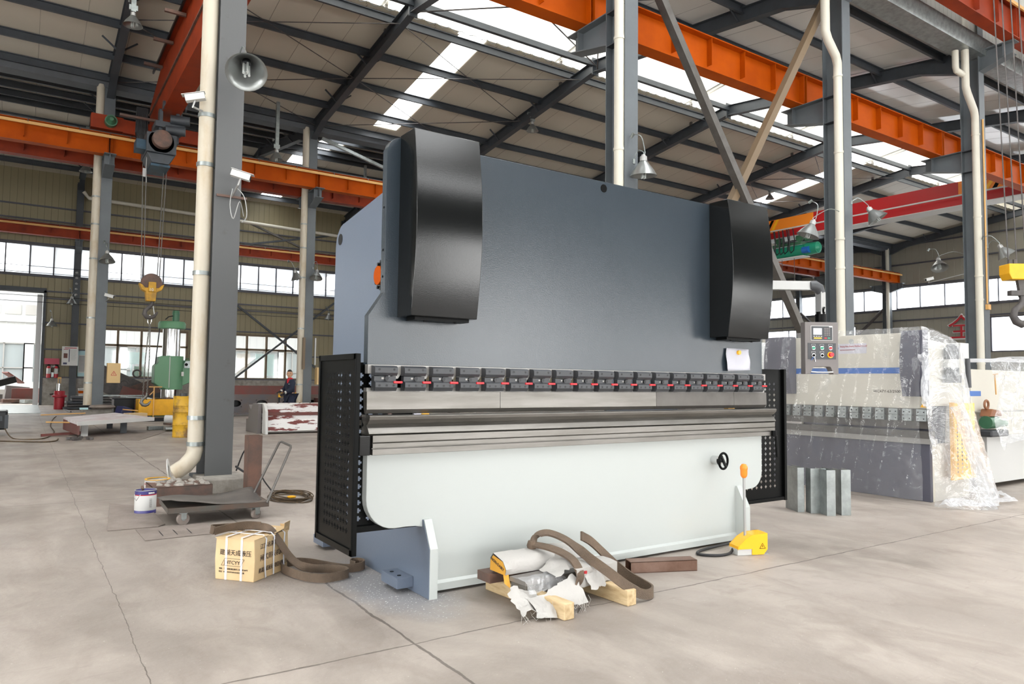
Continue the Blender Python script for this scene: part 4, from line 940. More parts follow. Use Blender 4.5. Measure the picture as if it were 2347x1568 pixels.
# two strands of one sling over the package
s1 = [(2.482, 3.438, .268), (2.51, 3.33, .268), (2.545, 3.24, .25), (2.556, 3.155, .222), (2.555, 3.10, .165), (2.54, 3.10, .115), (2.50, 3.12, .09)]
s2 = [(2.482, 3.438, .268), (2.53, 3.47, .305), (2.60, 3.46, .318), (2.66, 3.40, .295), (2.68, 3.30, .262), (2.66, 3.14, .225), (2.68, 3.02, .18), (2.755, 2.975, .115), (2.84, 2.955, .06), (2.92, 2.96, .034), (2.985, 2.985, .032), (3.025, 3.04, .032), (3.05, 3.13, .035), (3.07, 3.27, .05), (3.05, 3.38, .10), (2.99, 3.42, .17), (2.92, 3.44, .235), (2.88, 3.46, .262), (2.85, 3.45, .275)]
b = MB(); b.ribbon(smooth_vec(s1), smooth_vec([(.9, .2, .3)]*3+[(.95, .1, .2)]*4), .048, .012)
b.ribbon(smooth_vec(s2), smooth_vec([(.8, .5, .3)]*5+[(.5, -.2, .8)]*2+[(.2, .2, 1)]*8+[(.5, .4, .8)]*4), .054, .012)
b.lathe([(0, -.03), (.022, -.026), (.030, 0), (.022, .026), (0, .03)], (2.478, 3.445, .262), 12)
tag(b.build('lifting_sling', 'sling', smooth=45), 'dark brown webbing sling arched over the wrapped bar bundle', 'sling')
# rusty square tube on the floor
b = MB(); Tt = frame_T((3.243, 3.43, 0), (.92, -.385, 0), (.385, .92, 0))
for q in ((0, .45, 0, .105, 0, .005), (0, .45, 0, .105, .065, .07), (0, .45, 0, .005, 0, .07), (0, .45, .10, .105, 0, .07)): b.box(*q)
b.xf(Tt); tag(b.build('square_tube', mat('heat_stained_steel', '#7a5f52', .5, c2='#5a3d2c', scale=4)), 'short rusty rectangular steel tube lying in front of the press', 'steel tube')

# ------------------------------------------------------------------ around the left column
def pail(x, y, r, h, label, body, band, name='paint_pail', bail=True, lidm='tile_white'):
    t = thing(name, (x, y, 0), label, 'paint can', 'paint cans')
    b = MB(); b.lathe([(0, 0), (r, 0), (r, h*.16), (r-.001, h*.17), (r-.001, h*.81), (r, h*.84), (r, h), (r*.96, h+.002), (r*.94, h-.006), (0, h-.006)], (x, y, 0), 28); b.build('can_body', band, t, smooth=40)
    b = MB(); b.lathe([(r, h*.16), (r+.0008, h*.17), (r+.0008, h*.80), (r, h*.81)], (x, y, 0), 28); b.build('can_label', body, t, smooth=40)
    b = MB(); b.lathe([(r+.0012, h*.80), (r+.0012, h*.84)], (x, y, 0), 28); b.build('red_band', 'extred', t, smooth=40)
    b = MB(); b.lathe([(r, h-.002), (r+.003, h+.002), (r, h+.005), (r-.006, h+.002)], (x, y, 0), 28); b.build('can_rim', 'alu', t, smooth=40)
    if bail:
        b = MB(); b.tube([(x-r*1.03, y-.02, h*.86), (x-r*1.08, y-.05, h*.72), (x-r*.95, y-.08, h*.62), (x-r*.75, y-.10, h*.80), (x-r*.6, y-.1, h*.88)], .003, 6); b.build('wire_handle', 'alu', t)
    return t
t = pail(.955, 7.23, .088, .205, 'white and purple paint can with wire handle', 'white', 'purple')
b = MB(); r0 = .0895
for i, a0 in enumerate((-1.35, -1.15, -.95)):
    b.box(.955+r0*math.cos(a0)-.008, .955+r0*math.cos(a0)+.008, 7.23+r0*math.sin(a0)-.001, 7.23+r0*math.sin(a0)+.001, .178, .192)
b.build('can_print', 'white', t)
b = MB()
for i in range(9): b.box(.968, .995, 7.1435+.001*i*0, 7.1445, .06+.009*i, .063+.009*i)
b.build('can_print', 'panel_grey', t)
b = MB(); b.lathe([(0, -.012), (.02, -.008), (.024, 0), (.02, .01), (0, .014)], T=Matrix.Translation((.925, 7.22, .222)) @ Matrix.Rotation(1.3, 4, 'Y'), n=12); tag(b.build('paint_brush_end', 'rust', smooth=50), 'small brown knob lying on top of the purple paint can', 'knob')
t = pail(1.16, 8.02, .115, .19, 'open white paint can with red band and golden rim behind the purple one', 'white', 'tile_white', bail=False)
b = MB(); b.lathe([(.095, .198), (.117, .202), (.118, .196)], (1.16, 8.02, 0), 28); b.build('golden_rim', 'yellow', t, smooth=40)
b = MB(); b.lathe([(.045, 0), (.11, .0), (.113, .008), (.108, .01), (.045, .006)], T=Matrix.Translation((1.27, 8.13, .27)) @ Matrix.Rotation(math.radians(82), 4, 'Y') @ Matrix.Rotation(.25, 4, 'X'), n=24); tag(b.build('can_lid', 'tile_white', smooth=40), 'white plastic lid ring standing upright on the paint can', 'lid')
# plinth cover wrapped in film, rusty box section
b = MB(); b.box(1.58, 2.06, 8.0, 8.55, .0, .16); tag(b.build('plastered_block', 'concrete', bevel=.015), 'pale plaster block with grey wrapping at the foot of the scuffed column', 'block')
b = MB()
for q in ((1.05, 1.58, 7.52, 8.0, .17, .178), (1.05, 1.58, 7.52, 7.53, 0, .178), (1.05, 1.06, 7.52, 8.0, 0, .178), (1.05, 1.58, 7.99, 8.0, 0, .178)): b.box(*q)
tag(b.build('steel_channel', 'rust', bevel=.003), 'rusty steel channel box half buried in concrete dust beside the scuffed column', 'steel channel')
b = MB(); r = random.Random(2)
for i in range(70):
    x = r.uniform(1.12, 1.56); y = r.uniform(7.56, 7.98); s_ = r.uniform(.01, .035); b.lathe([(0, 0), (s_, .0), (s_*.7, s_*.5), (0, s_*.7)], (x, y, .178), 6)
o = tag(b.build('mortar_rubble', 'concrete'), 'crumbs of grey mortar lying on the rusty channel', 'rubble', kind='stuff')
b = MB(); b.box(1.95, 2.09, 7.70, 7.704, 0, .62); b.box(1.95, 1.954, 7.70, 7.86, 0, .62); b.box(2.086, 2.09, 7.70, 7.86, 0, .62); b.box(1.95, 2.09, 7.856, 7.86, 0, .62)
tag(b.build('upright_tube', 'rust', bevel=.002), 'dark rusty square tube standing upright behind the flat trolley', 'steel tube')
# trolley
TR = thing('flat_trolley', (1.4, 6.8, 0), 'low steel flatbed trolley with tilted handle and bent plate on it', 'trolley')
Tt = frame_T((1.02, 6.47, 0), (.985, -.04, 0), (.06, .99, 0))
LT, WT = .80, .62
b = MB()
for q in ((0, LT, 0, .006, .10, .145), (0, LT, WT-.006, WT, .10, .145), (0, .006, 0, WT, .10, .145), (LT-.006, LT, 0, WT, .10, .145), (0, LT, 0, .04, .10, .105), (0, LT, 0, WT, .138, .143)): b.box(*q)
b.xf(Tt).build('deck_frame', mat('dirty_deck', '#4b4d49', .6, c2='#5c4a40', scale=4), TR, bevel=.002)
for (x, y, yw, r_) in ((.12, -.0, .5, .05), (.70, .01, 1.1, .042), (.12, WT-.06, .3, .042), (.72, WT-.06, .2, .042)):
    b = MB(); dv = Vector((math.cos(yw*.4), math.sin(yw*.4), 0)); nv = Vector((-dv.y, dv.x, 0)); c0 = Vector((x, y+.03, r_))
    b.cyl(c0-nv*.016, c0+nv*.016, r_, n=24); wl = b.xf(Tt).build('wheel', 'plate_dusty', TR, smooth=40, bevel=.004)
    b = MB(); b.cyl(c0-nv*.019, c0+nv*.019, r_*.3, n=12); b.sweep(rsec(.004, .04), c0+nv*.022, c0+nv*.022+Vector((0, 0, .065)), up=(1, 0, 0)); b.sweep(rsec(.004, .04), c0-nv*.022, c0-nv*.022+Vector((0, 0, .065)), up=(1, 0, 0)); b.box(c0.x-.03, c0.x+.03, c0.y-.03, c0.y+.03, .095, .101); b.xf(Tt).build('caster_fork', 'galv', TR)
b = MB(); hp = [(1.80, 6.42, .14), (2.10, 6.85, .60), (2.115, 6.87, .615), (2.105, 6.90, .62), (2.07, 7.12, .645), (2.05, 7.12, .64), (1.80, 6.72, .14)]
b.tube([(1.80, 6.44, .13), (2.105, 6.80, .565), (2.115, 6.83, .58), (2.09, 7.03, .605), (2.07, 7.04, .60), (1.78, 6.82, .15)], .011, 8); b.build('handle', 'steel_dark', TR, smooth=50)
b = MB(); n1, n2 = 14, 5; vs = []
for j in range(n2+1):
    for i in range(n1+1):
        u = i/n1; v = j/n2; vs.append((-.02+u*(LT+.0)-.02*(1-v), .0+v*WT*.98, .175+.03*math.sin(u*4+.5)*(1-v)+.075*max(0, u-.75)*2*v+.05*math.exp(-(u/.12)**2)*(1-v)-.02+.012*math.sin(9*u)))
b.add(vs, [[j*(n1+1)+i, j*(n1+1)+i+1, (j+1)*(n1+1)+i+1, (j+1)*(n1+1)+i] for j in range(n2) for i in range(n1)]); b.xf(Tt)
o = tag(b.build('bent_plate', mat('dirty_plate', '#5b5550', .6, c2='#47423e', scale=4), smooth=30), 'bent dark steel sheet lying on the flatbed trolley', 'steel plate'); s = o.modifiers.new('thick', 'SOLIDIFY'); s.thickness = .006
# coiled cable
b = MB(); r = random.Random(9)
for k in range(9):
    R0 = .145+.007*k; cx, cy = 2.30+r.uniform(-.015, .015), 7.40+r.uniform(-.03, .03); z = .012+.010*(k % 4)
    b.tube([(cx+R0*math.cos(t), cy+R0*1.75*math.sin(t), z+.006*math.sin(3*t+k)) for t in [2*PI*i/30 for i in range(30)]], .0055, 6, closed=True)
cc = b.build('cable_coil', 'coilc', smooth=60); tag(cc, 'coil of dusty brown cable on the floor beside the trolley handle', 'cable coil')
b = MB(); b.lathe([(0, 0), (.04, 0), (.045, .012), (.02, .02), (0, .02)], (2.24, 7.16, .045), 10); b.build('yellow_tape', 'yellow', cc)
b = MB(); b.tube(smoothpath([(1.98, 8.3, .2), (2.05, 8.25, .42), (2.12, 8.2, .40), (2.18, 8.0, .15), (2.25, 7.9, .02), (2.2, 7.7, .01)], 5), .008, 6); tag(b.build('loose_cable', 'cable', smooth=60), 'black cable looping from the scuffed column down to the floor', 'cable')
b = MB(); b.tube(smoothpath([(1.97, 8.28, .25), (2.03, 8.15, .2), (2.1, 8.05, .17), (2.02, 8.05, .175), (2.1, 7.95, .18)], 5), .012, 6); tag(b.build('loose_cable', 'cable', smooth=60), 'short tangled black cable with plug on the plaster block', 'cable')
# floor plates
def fplate(poly, z, label, m_='plate_dusty'):
    b = MB(); b.prism(poly, 'z', .001, z); tag(b.build('floor_plate', m_, bevel=.002), label, 'steel plate')
fplate([(.60, 6.52), (.96, 6.50), (1.02, 6.56), (1.02, 7.5), (.74, 7.9)], .010, 'thin dusty steel plate on the floor under the purple paint can', 'darkiron' if False else 'plate_dusty')
fplate([(.80, 5.99), (1.30, 6.0), (1.32, 6.46), (.79, 6.46)], .008, 'dusty floor plate with three short slots in front of the trolley')
b = MB()
for x in (.93, 1.03, 1.13): b.box(x, x+.006, 6.08, 6.28, .0085, .0095)
tag(b.build('floor_slots', 'cable'), 'three short dark slots in the dusty floor plate', 'slots')

# upright galvanised profiles near the wrapped machine
def uprof(x, y, rot, w_, d_, h, label):
    b = MB(); t_ = .004
    b.prism([(0, 0), (w_, 0), (w_, d_), (w_-t_, d_), (w_-t_, t_), (t_, t_), (t_, d_), (0, d_)], 'z', 0, h); b.xf(Matrix.Translation((x, y, 0)) @ Matrix.Rotation(rot, 4, 'Z'))
    tag(b.build('steel_profile', 'galv', bevel=.001), label, 'steel profile', 'upright steel profiles')
for (x, y, w_, d_, l) in ((6.15, 4.235, .066, .26, 'galvanised channel standing upright, leftmost of the profile group'), (6.20, 4.13, .15, .10, 'broad galvanised channel standing in the middle of the profile group'), (6.215, 3.975, .085, .22, 'galvanised channel right of the middle one in the profile group, bright edge forward'), (6.36, 3.92, .092, .16, 'galvanised channel standing upright, rightmost of the profile group')):
    uprof(x, y, -.53, w_, d_, .42, l)
# ------------------------------------------------------------------ wrapped press brake, front facing -X
X2 = 7.9; YR_, YL_ = 3.87, 5.82
P2 = thing('press_brake', (8.5, 4.8, 0), 'smaller pale press brake with blue stripe, wrapped in clear plastic', 'machine')
def bx2(name, x0, x1, y0, y1, z0, z1, m_, par=P2, bev=0):
    b = MB(); b.box(x0, x1, y0, y1, z0, z1); return b.build(name, m_, par, bevel=bev)
bx2('ram', X2, X2+.05, YR_, YL_, .97, 1.785, 'm2body', bev=.004)
bx2('blue_stripe', X2-.002, X2, YR_+.22, YL_-.3, 1.345, 1.41, 'blue')
b = MB(); b.cyl((X2-.003, 4.72, 1.715), (X2+.01, 4.72, 1.715), .03, n=20); b.build('ram_hole', 'frost', P2)
for (ya, yb) in ((3.865, 4.095), (5.44, 5.80)):
    n = 12; b = MB(); b.prism([(X2, 1.10)]+[(X2-.10-.05*math.sin(PI*i/n), 1.10+.70*i/n) for i in range(n+1)]+[(X2, 1.80)], 'y', ya, yb); b.build('cylinder_cover', 'm2dark', P2, smooth=30, bevel=.004)
bx2('clamp_rail', X2-.01, X2+.03, YR_-.02, YL_, .84, .97, 'steel_dark')
for i in range(13):
    y = 3.88+.148*i; c = MB(); c.box(X2-.05, X2-.01, y, y+.10, .905, .965); c.box(X2-.055, X2-.01, y, y+.10, .84, .895); c.box(X2-.03, X2-.01, y+.01, y+.09, .89, .91)
    cl = c.build('punch_clamp', 'galv', P2, bevel=.002)
    c = MB()
    for u in (.02, .08):
        for z in (.935, .865): c.cyl((X2-.057, y+u, z), (X2-.045, y+u, z), .006, n=8)
    c.build('screw', 'bolt', cl)
bx2('punch', X2-.005, X2+.02, YR_-.01, YL_, .76, .84, 'steel_dark')
bx2('die', X2-.03, X2+.05, YR_-.03, YL_, .66, .735, 'steel_dark', bev=.002)
bx2('table_rail', X2-.02, X2+.04, YR_-.06, YL_, .60, .66, 'steel_silver', bev=.002)
bx2('bed_plate', X2, X2+.05, YR_, YL_, .0, .60, 'm2dark', bev=.004)
b = MB(); b.prism([(X2+.05, 0), (X2+.05, .60), (X2+.4, .60), (X2+.45, 1.0), (X2+.05, 1.0), (X2+.05, 1.70), (X2+.35, 1.68), (X2+.84, 1.45), (X2+.84, 0)], 'y', YR_, YR_+.04); b.build('side_frame', 'm2body', P2)
b = MB(); b.prism([(X2+.05, 0), (X2+.05, .60), (X2+.4, .60), (X2+.45, 1.0), (X2+.05, 1.0), (X2+.05, 1.70), (X2+.35, 1.68), (X2+.84, 1.45), (X2+.84, 0)], 'y', YL_-.2, YL_-.16); b.build('side_frame', 'm2body', P2)
bx2('back_box', X2+.4, X2+.84, YR_+.04, YL_-.2, .1, 1.5, 'm2dark')
b = MB(); b.cyl((8.25, 3.80, 1.33), (8.25, 3.80, 1.60), .07, n=20); b.cyl((8.25, 3.80, 1.60), (8.25, 3.80, 1.66), .075, .04, 20); b.cyl((8.25, 3.8, 1.25), (8.25, 3.8, 1.33), .09, n=20); b.build('hydraulic_motor', 'panel_dark', P2, smooth=40)
b = MB(); b.cyl((8.25, 3.80, 1.41), (8.25, 3.80, 1.50), .073, n=20); b.build('motor_label', 'white', P2, smooth=40)
b = MB(); b.cyl((8.62, 3.80, 1.2), (8.60, 3.80, 1.52), .03, n=12); b.build('accumulator', 'panel_dark', P2, smooth=40)
b = perforated(4, 16, 3.40, 3.80, .22, 1.03, 3.44, 3.76, .28, .95, lambda u, z: (8.20+(u-3.40)*1.25, 3.78, z)); b.build('yellow_guard', 'yellow_bright', P2)
bx2('guard_edge', 8.18, 8.21, 3.76, 3.80, .22, 1.04, 'yellow')
bx2('side_cabinet', 8.50, 8.74, 3.80, 4.3, .40, .95, 'm2dark', bev=.01); bx2('red_plate', 8.60, 8.74, 3.795, 3.80, .62, .68, 'extred'); bx2('yellow_plate', 8.60, 8.78, 3.79, 3.80, .53, .56, 'yellow')
b = MB(); b.prism([(3.90, .985), (3.96, .985), (3.93, 1.03)], 'x', X2-.002, X2); b.build('warning_sign', 'yellow_bright', P2)
# lettering runs towards -Y for a viewer at -X
def t2(s, size, y, z, m_, name='lettering', sx=1.): return text(name, s, size, m_, P2, frame_T((X2-.003, y, z), (0, -1, 0), (0, 0, 1)) @ Matrix.Scale(sx, 4, (1, 0, 0)))
t2('WC67Y-63/2500', .042, 4.47, 1.135, 'ink', 'model_lettering', 1.05)
bx2('maker_plate', X2-.002, X2, 4.54, 5.02, 1.575, 1.69, 'paper')
t2('Nanjing New Atlantic Machinery Co.,Ltd', .032, 4.86, 1.65, 'extred', 'maker_lettering', .62)
t2('http://www.nanjing-atlantic.com', .018, 4.86, 1.615, 'extred', 'maker_lettering', .8)
b = MB(); b.cyl((X2-.004, 4.91, 1.64), (X2-.0022, 4.91, 1.64), .034, n=24); b.xf(Matrix.Translation((0, 4.91, 1.64)) @ Matrix.Diagonal((1, 1, .7, 1)) @ Matrix.Translation((0, -4.91, -1.64))).build('maker_logo', 'blue', P2)
b = MB(); b.box(X2-.0046, X2-.004, 4.885, 4.935, 1.628, 1.652); b.build('maker_logo', 'teal', P2)
text('maker_logo', 'NAM', .022, 'white', P2, frame_T((X2-.005, 4.932, 1.632), (0, -1, 0), (0, 0, 1)))
# the clear film over the machine
def sheet(fn, nu, nv, name, m_, label, cat='plastic sheet', parent=None, seed=1, amp=.015):
    r = random.Random(seed); vs = []
    for j in range(nv+1):
        for i in range(nu+1):
            p = Vector(fn(i/nu, j/nv)); vs.append(p+Vector((r.uniform(-amp, amp), r.uniform(-amp, amp), r.uniform(-amp, amp)*(0 if j == nv else 1))))
    b = MB(); b.add(vs, [[j*(nu+1)+i, j*(nu+1)+i+1, (j+1)*(nu+1)+i+1, (j+1)*(nu+1)+i] for j in range(nv) for i in range(nu)])
    o = b.build(name, m_, parent, smooth=60)
    return o
FT = thing('plastic_film', (8.3, 4.5, 0), 'clear plastic film draped over the smaller press brake', 'plastic sheet')
def fold(u, k, a): return a*(abs(((u*k) % 1)-.5)*2-.5)
def f_front(u, v):   # u along Y from far to near, v downward
    y = 5.95-u*2.08; z = 1.83-(v**1.0)*1.80
    x = X2-.17-.02*v+fold(u+.15*v, 7, .05)*(.3+v)-.09*max(0, v-.55)*0
    return (x, y, z)
sheet(f_front, 46, 30, 'film_front', 'film', '', parent=FT, seed=3, amp=.006)
def f_top(u, v): return (X2-.17+v*1.0, 5.95-u*2.08, 1.83-.02*math.sin(6*u)*v-.22*v*v)
sheet(f_top, 24, 8, 'film_top', 'film', '', parent=FT, seed=4, amp=.008)
def f_side(u, v):    # around the near end: from the front corner to behind, bulging at the floor
    a = u; x0 = X2-.17+a*.98; y0 = 3.85-.16*math.sin(PI*min(1, a*1.1))
    top = 1.83-.30*a-.32*a**3; z = top*(1-v)+.004*v
    sp_ = v**1.5
    x = x0+sp_*(.30*(a-.35))+fold(a+.2*v, 6, .10)*v; y = y0-sp_*(.30+.18*math.sin(9*a))*(.5+.5*math.sin(PI*min(1, a+.1)))-fold(a+.1*v, 5, .09)*v
    return (x, y, z)
sheet(f_side, 34, 34, 'film_side', 'film_mid', '', parent=FT, seed=5, amp=.008)
def f_hem(u, v):
    x = 7.55+1.35*u; y = 3.62-.16*math.sin(PI*u)-.12*v+.05*math.sin(14*u); return (x, y, .03+.06*abs(math.sin(9*u+3*v))*(1-v)+.005)
sheet(f_hem, 30, 5, 'film_hem', 'film_thick', '', parent=FT, seed=6, amp=.012)
def f_gather(u, v):
    return (X2-.20+.05*u+.05*math.sin(6*v), 3.88-.05*u-.06*v, 1.55-.55*v+.0*u)
sheet(f_gather, 6, 14, 'film_fold', 'film_thick', '', parent=FT, seed=7, amp=.012)
def f_flap(u, v):
    return (8.02+.34*v*1.0+.10*u-.03, 3.70-.10*math.sin(PI*u)-.16*v, 1.0-.98*v+.10*u)
sheet(f_flap, 6, 20, 'film_fold', 'film_thick', '', parent=FT, seed=8, amp=.012)

# third machine, mostly out of frame, also under film
P3 = thing('press_brake', (10.3, 4.6, 0), 'white machine with blue stripe at the right edge, under plastic film', 'machine')
def b3(name, x0, x1, y0, y1, z0, z1, m_, bev=.004): bx2(name, x0, x1, y0, y1, z0, z1, m_, P3, bev)
b3('bed_plate', 9.55, 11.8, 4.02, 4.08, .06, .62, 'tile_white'); b3('ram', 9.35, 11.8, 4.10, 4.18, .92, 1.42, 'm2body'); b3('blue_stripe', 9.30, 9.60, 4.095, 4.10, 1.10, 1.16, 'blue', 0)
b3('base_box', 9.6, 11.8, 4.1, 4.7, .1, .9, 'm2body'); b = MB(); b.cyl((9.48, 4.0, .79), (9.72, 4.0, .79), .075, n=20); b.cyl((9.72, 4.0, .79), (9.80, 4.0, .79), .05, .035, 16); b.cyl((9.80, 4.0, .77), (9.98, 4.0, .77), .04, n=14); b.build('green_pump', 'green_dark', P3, smooth=40)
b = MB(); b.prism([(9.50, .86), (9.80, .86), (9.76, .93), (9.56, .95)], 'y', 3.95, 4.08); b.build('valve', 'heat_brown', P3, bevel=.01); b3('drip_tray', 9.45, 9.9, 3.92, 4.1, .62, .70, 'panel_dark', .02)
b = MB(); b.tube([(9.56+.05*math.cos(t), 4.02, 1.0+.05*math.sin(t)) for t in [2*PI*i/18 for i in range(18)]], .014, 6, closed=True); b.build('hose_ring', 'heat_brown', P3, smooth=50)
b = MB(); b.cyl((9.72, 3.98, 1.12), (9.70, 3.98, 1.36), .008, n=8); b.sweep(rsec(.01, .01), (9.66, 3.98, 1.36), (9.78, 3.98, 1.37)); b.build('dip_stick', 'yellow_old', P3)
b = MB(); b.cyl((9.7, 4.15, .0), (9.7, 4.15, .11), .03, n=12); b.cyl((9.7, 4.15, 0), (9.7, 4.15, .02), .06, n=16); b.cyl((9.60, 4.05, 0), (9.60, 4.05, .10), .02, n=10); b.build('levelling_foot', 'bolt', P3)
F3 = thing('plastic_film', (10.2, 4.2, .5), 'clear plastic film draped over the white machine at the right edge', 'plastic sheet')
sheet(lambda u, v: (9.28+1.9*u, 3.82-.05*math.sin(8*u)-.05*v+fold(u+.3*v, 5, .08), 1.50+.10*u-(1.02-.1*math.sin(7*u))*v), 30, 20, 'film_front', 'film_mid', '', parent=F3, seed=11, amp=.01)
sheet(lambda u, v: (9.28+1.9*u, 3.84+.7*v, 1.50+.10*u+.03*math.sin(7*u)), 20, 5, 'film_top', 'film_thick', '', parent=F3, seed=12, amp=.012)
# grey cabinets behind the wrapped machine
b = MB(); b.prism([(8.55, .9), (8.50, 1.70), (8.86, 1.70), (8.98, 1.36), (8.98, .9)], 'y', 3.95, 4.2) if False else b.box(9.02, 9.22, 4.05, 4.3, 0, 1.72); tag(b.build('electric_cabinet', 'tile_white', bevel=.006), 'slim white cabinet standing between the wrapped machines', 'cabinet')
EC = thing('electric_cabinet', (8.4, 6.5, 0), 'pale grey electric cabinet seen right of the large press', 'cabinet')
b = MB(); b.box(8.2, 8.6, 6.35, 6.7, 0, 1.79); b.build('cabinet_body', 'facade', EC, bevel=.005)
b = MB(); b.box(8.2, 8.6, 6.34, 6.35, 1.30, 1.32); b.tube([(8.22, 6.33, 1.40), (8.30, 6.32, 1.38), (8.32, 6.32, 1.22)], .008, 6); b.build('door_seam', 'galv', EC)
b = MB(); b.box(9.25, 9.6, 4.35, 4.5, 1.55, 1.66); tag(b.build('white_block', 'white', bevel=.01), 'small white housing on top of the machine at the right edge', 'housing')
# sign on the end wall
SG = thing('wall_sign', (XE-.1, 21.2, 4.3), 'round white rimmed sign with red Chinese character on the end wall', 'sign')
text('sign_character', '全', 1.5, 'white', SG, frame_T((XE-.14, 20.85, 4.05), (0, -1, 0), (0, 0, 1)) @ Matrix.Scale(1.12, 4), extrude=.02)
text('sign_character', '全', 1.5, 'extred', SG, frame_T((XE-.17, 20.77, 4.12), (0, -1, 0), (0, 0, 1)), extrude=.02)
# red and orange overhead crane in the middle bay at right
CR = thing('overhead_crane', (27.5, 16.3, 7.6), 'red overhead travelling crane with bright orange tapered end and black yellow stripes', 'crane')
def girder(x, ya, yb, z0, z1):
    b = MB(); b.prism([(ya, z0+.1), (ya, z0+.45), (ya+2.2, z1), (yb-2.2, z1), (yb, z0+.45), (yb, z0+.1), (yb-1.6, z0), (ya+1.6, z0)], 'x', x-.22, x+.22); return b
girder(27.5, 9.3, 23.4, 7.62, 8.5).build('main_girder', 'crane_red', CR)
for s in (-1,):
    b = MB(); b.prism([(17.9, 7.98), (17.9, 8.49), (21.2, 8.49), (23.35, 8.06), (23.35, 7.85)], 'x', 27.26, 27.278); b.build('orange_end', 'orange_new', CR)
    b = MB(); b.prism([(9.35, 8.0), (9.35, 8.1), (11.5, 8.49), (12.2, 8.49), (12.2, 8.0)], 'x', 27.26, 27.278); b.build('orange_end', 'orange_new', CR)
    for y, m_ in ((20.6, 'black'), (20.35, 'yellow_bright'), (20.1, 'black'), (19.85, 'yellow_bright'), (11.0, 'black'), (11.25, 'yellow_bright'), (11.5, 'black')):
        b = MB(); b.prism([(y, 7.99), (y+.14, 7.99), (y-.16, 8.48), (y-.30, 8.48)], 'x', 27.25, 27.258); b.build('warning_stripe', m_, CR)
b = MB(); b.box(27.05, 27.1, 9.4, 23.3, 7.93, 7.98); b.box(27.1, 27.9, 9.4, 23.3, 7.60, 7.62); b.build('festoon_track', 'white', CR)
for y in (9.4, 23.3): 
    b = MB(); b.box(25.9, 29.1, y-.15, y+.15, 8.12 if y > 20 else 8.05, 8.42 if y > 20 else 8.35); b.build('end_carriage', 'crane_red', CR)
b = MB()
for y in (23.0, 22.4, 19.9, 19.65, 19.4, 19.2, 19.0, 18.7):
    b.tube([(27.0, y, 7.9), (26.98, y-.1, 7.4), (26.98, y-.05, 6.95), (26.98, y+.08, 6.85), (26.98, y+.16, 7.0), (26.98, y+.15, 7.5), (27.0, y+.2, 7.9)], .025, 6)
b.build('festoon_cable', 'cable', CR, smooth=50)
HY = -1.75
HT = thing('rope_hoist', (27.5, 20.8, 7.0), 'teal green electric rope hoist under the red crane girder', 'hoist')
b = MB(); b.cyl((27.3, 22.0, 6.95), (27.3, 20.0, 6.95), .26, n=24); b.build('drum', 'teal', HT, smooth=40)
b = MB(); b.cyl((27.3, 19.95, 6.98), (27.3, 19.45, 6.98), .27, .24, n=24); b.cyl((27.3, 19.45, 6.98), (27.3, 19.35, 6.98), .2, .1, n=24); b.build('motor', 'teal', HT, smooth=40)
b = MB(); b.cyl((27.05, 20.0, 6.9), (27.05, 19.7, 6.9), .14, n=16); b.build('control_box', 'blue', HT, smooth=40)
b = MB(); b.box(27.2, 27.8, 20.2, 21.6, 7.22, 7.34); 
for y in (20.3, 21.3): b.cyl((27.2, y, 7.5), (27.35, y, 7.5), .16, n=16)
b.cyl((27.1, 19.9, 7.35), (27.1, 19.5, 7.35), .09, n=12); b.build('trolley', 'green_dark', HT, smooth=40)
b = MB(); b.box(27.05, 27.55, 20.0, 22.0, 6.66, 6.70); b.build('drip_plate', 'white', HT)
b = MB()
for y in (21.2, 20.6): b.cyl((27.3, y, 6.7), (27.3, y, 1.9), .012, n=5)
b.build('rope', 'darkiron', HT)
for ch in HT.children: ch.location.y += HY
# hoist hook block at the right edge, nearer bay
HB = thing('hook_block', (12.2, 4.67, 2.6), 'yellow crane hook block hanging on ropes at the right edge', 'crane hook')
hx, hy = 12.62, 4.86
b = MB(); ux = Vector((.829, -.559, 0))
def hb(u, z): return (hx+ux.x*u, hy+ux.y*u, z)
Th = frame_T((hx, hy, 0), (.829, -.559, 0), (0, 0, 1))
b.prism([(-.17, 3.10), (.40, 3.10), (.40, 2.90), (.34, 2.86), (-.13, 2.86), (-.17, 2.95)], 'z', -.12, .12); b.xf(Th).build('block_body', 'yellow', HB, bevel=.01)
b = MB()
for u in (-.08, .0, .2, .27): b.tube([hb(u, 3.02), hb(u, 3.18)], .03, 8)
for u in (-.1, .03, .17, .30): b.cyl(hb(u, 3.1), (hx+ux.x*u+.1, hy+ux.y*u+.2, 9.5), .009, n=6)
b.build('rope', 'darkiron', HB)
b = MB(); b.prism([(-.10, 2.70), (.35, 2.70), (.35, 2.62), (-.10, 2.62)], 'z', -.05, .05); b.xf(Th).build('cross_head', 'darkiron', HB, bevel=.006)
b = MB(); b.prism([(.02, 2.86), (.18, 2.86), (.14, 2.60), (.06, 2.60)], 'z', -.03, .03)
b.tube([(.10, 2.62, 0), (.10, 2.52, 0), (.06, 2.46, 0), (-.02, 2.40, 0), (-.045, 2.30, 0), (.0, 2.22, 0), (.08, 2.18, 0), (.17, 2.21, 0), (.215, 2.29, 0), (.20, 2.36, 0)], [.045, .045, .05, .05, .055, .06, .06, .05, .035, .015], 10); b.xf(Th).build('hook', 'darkiron', HB, smooth=50)
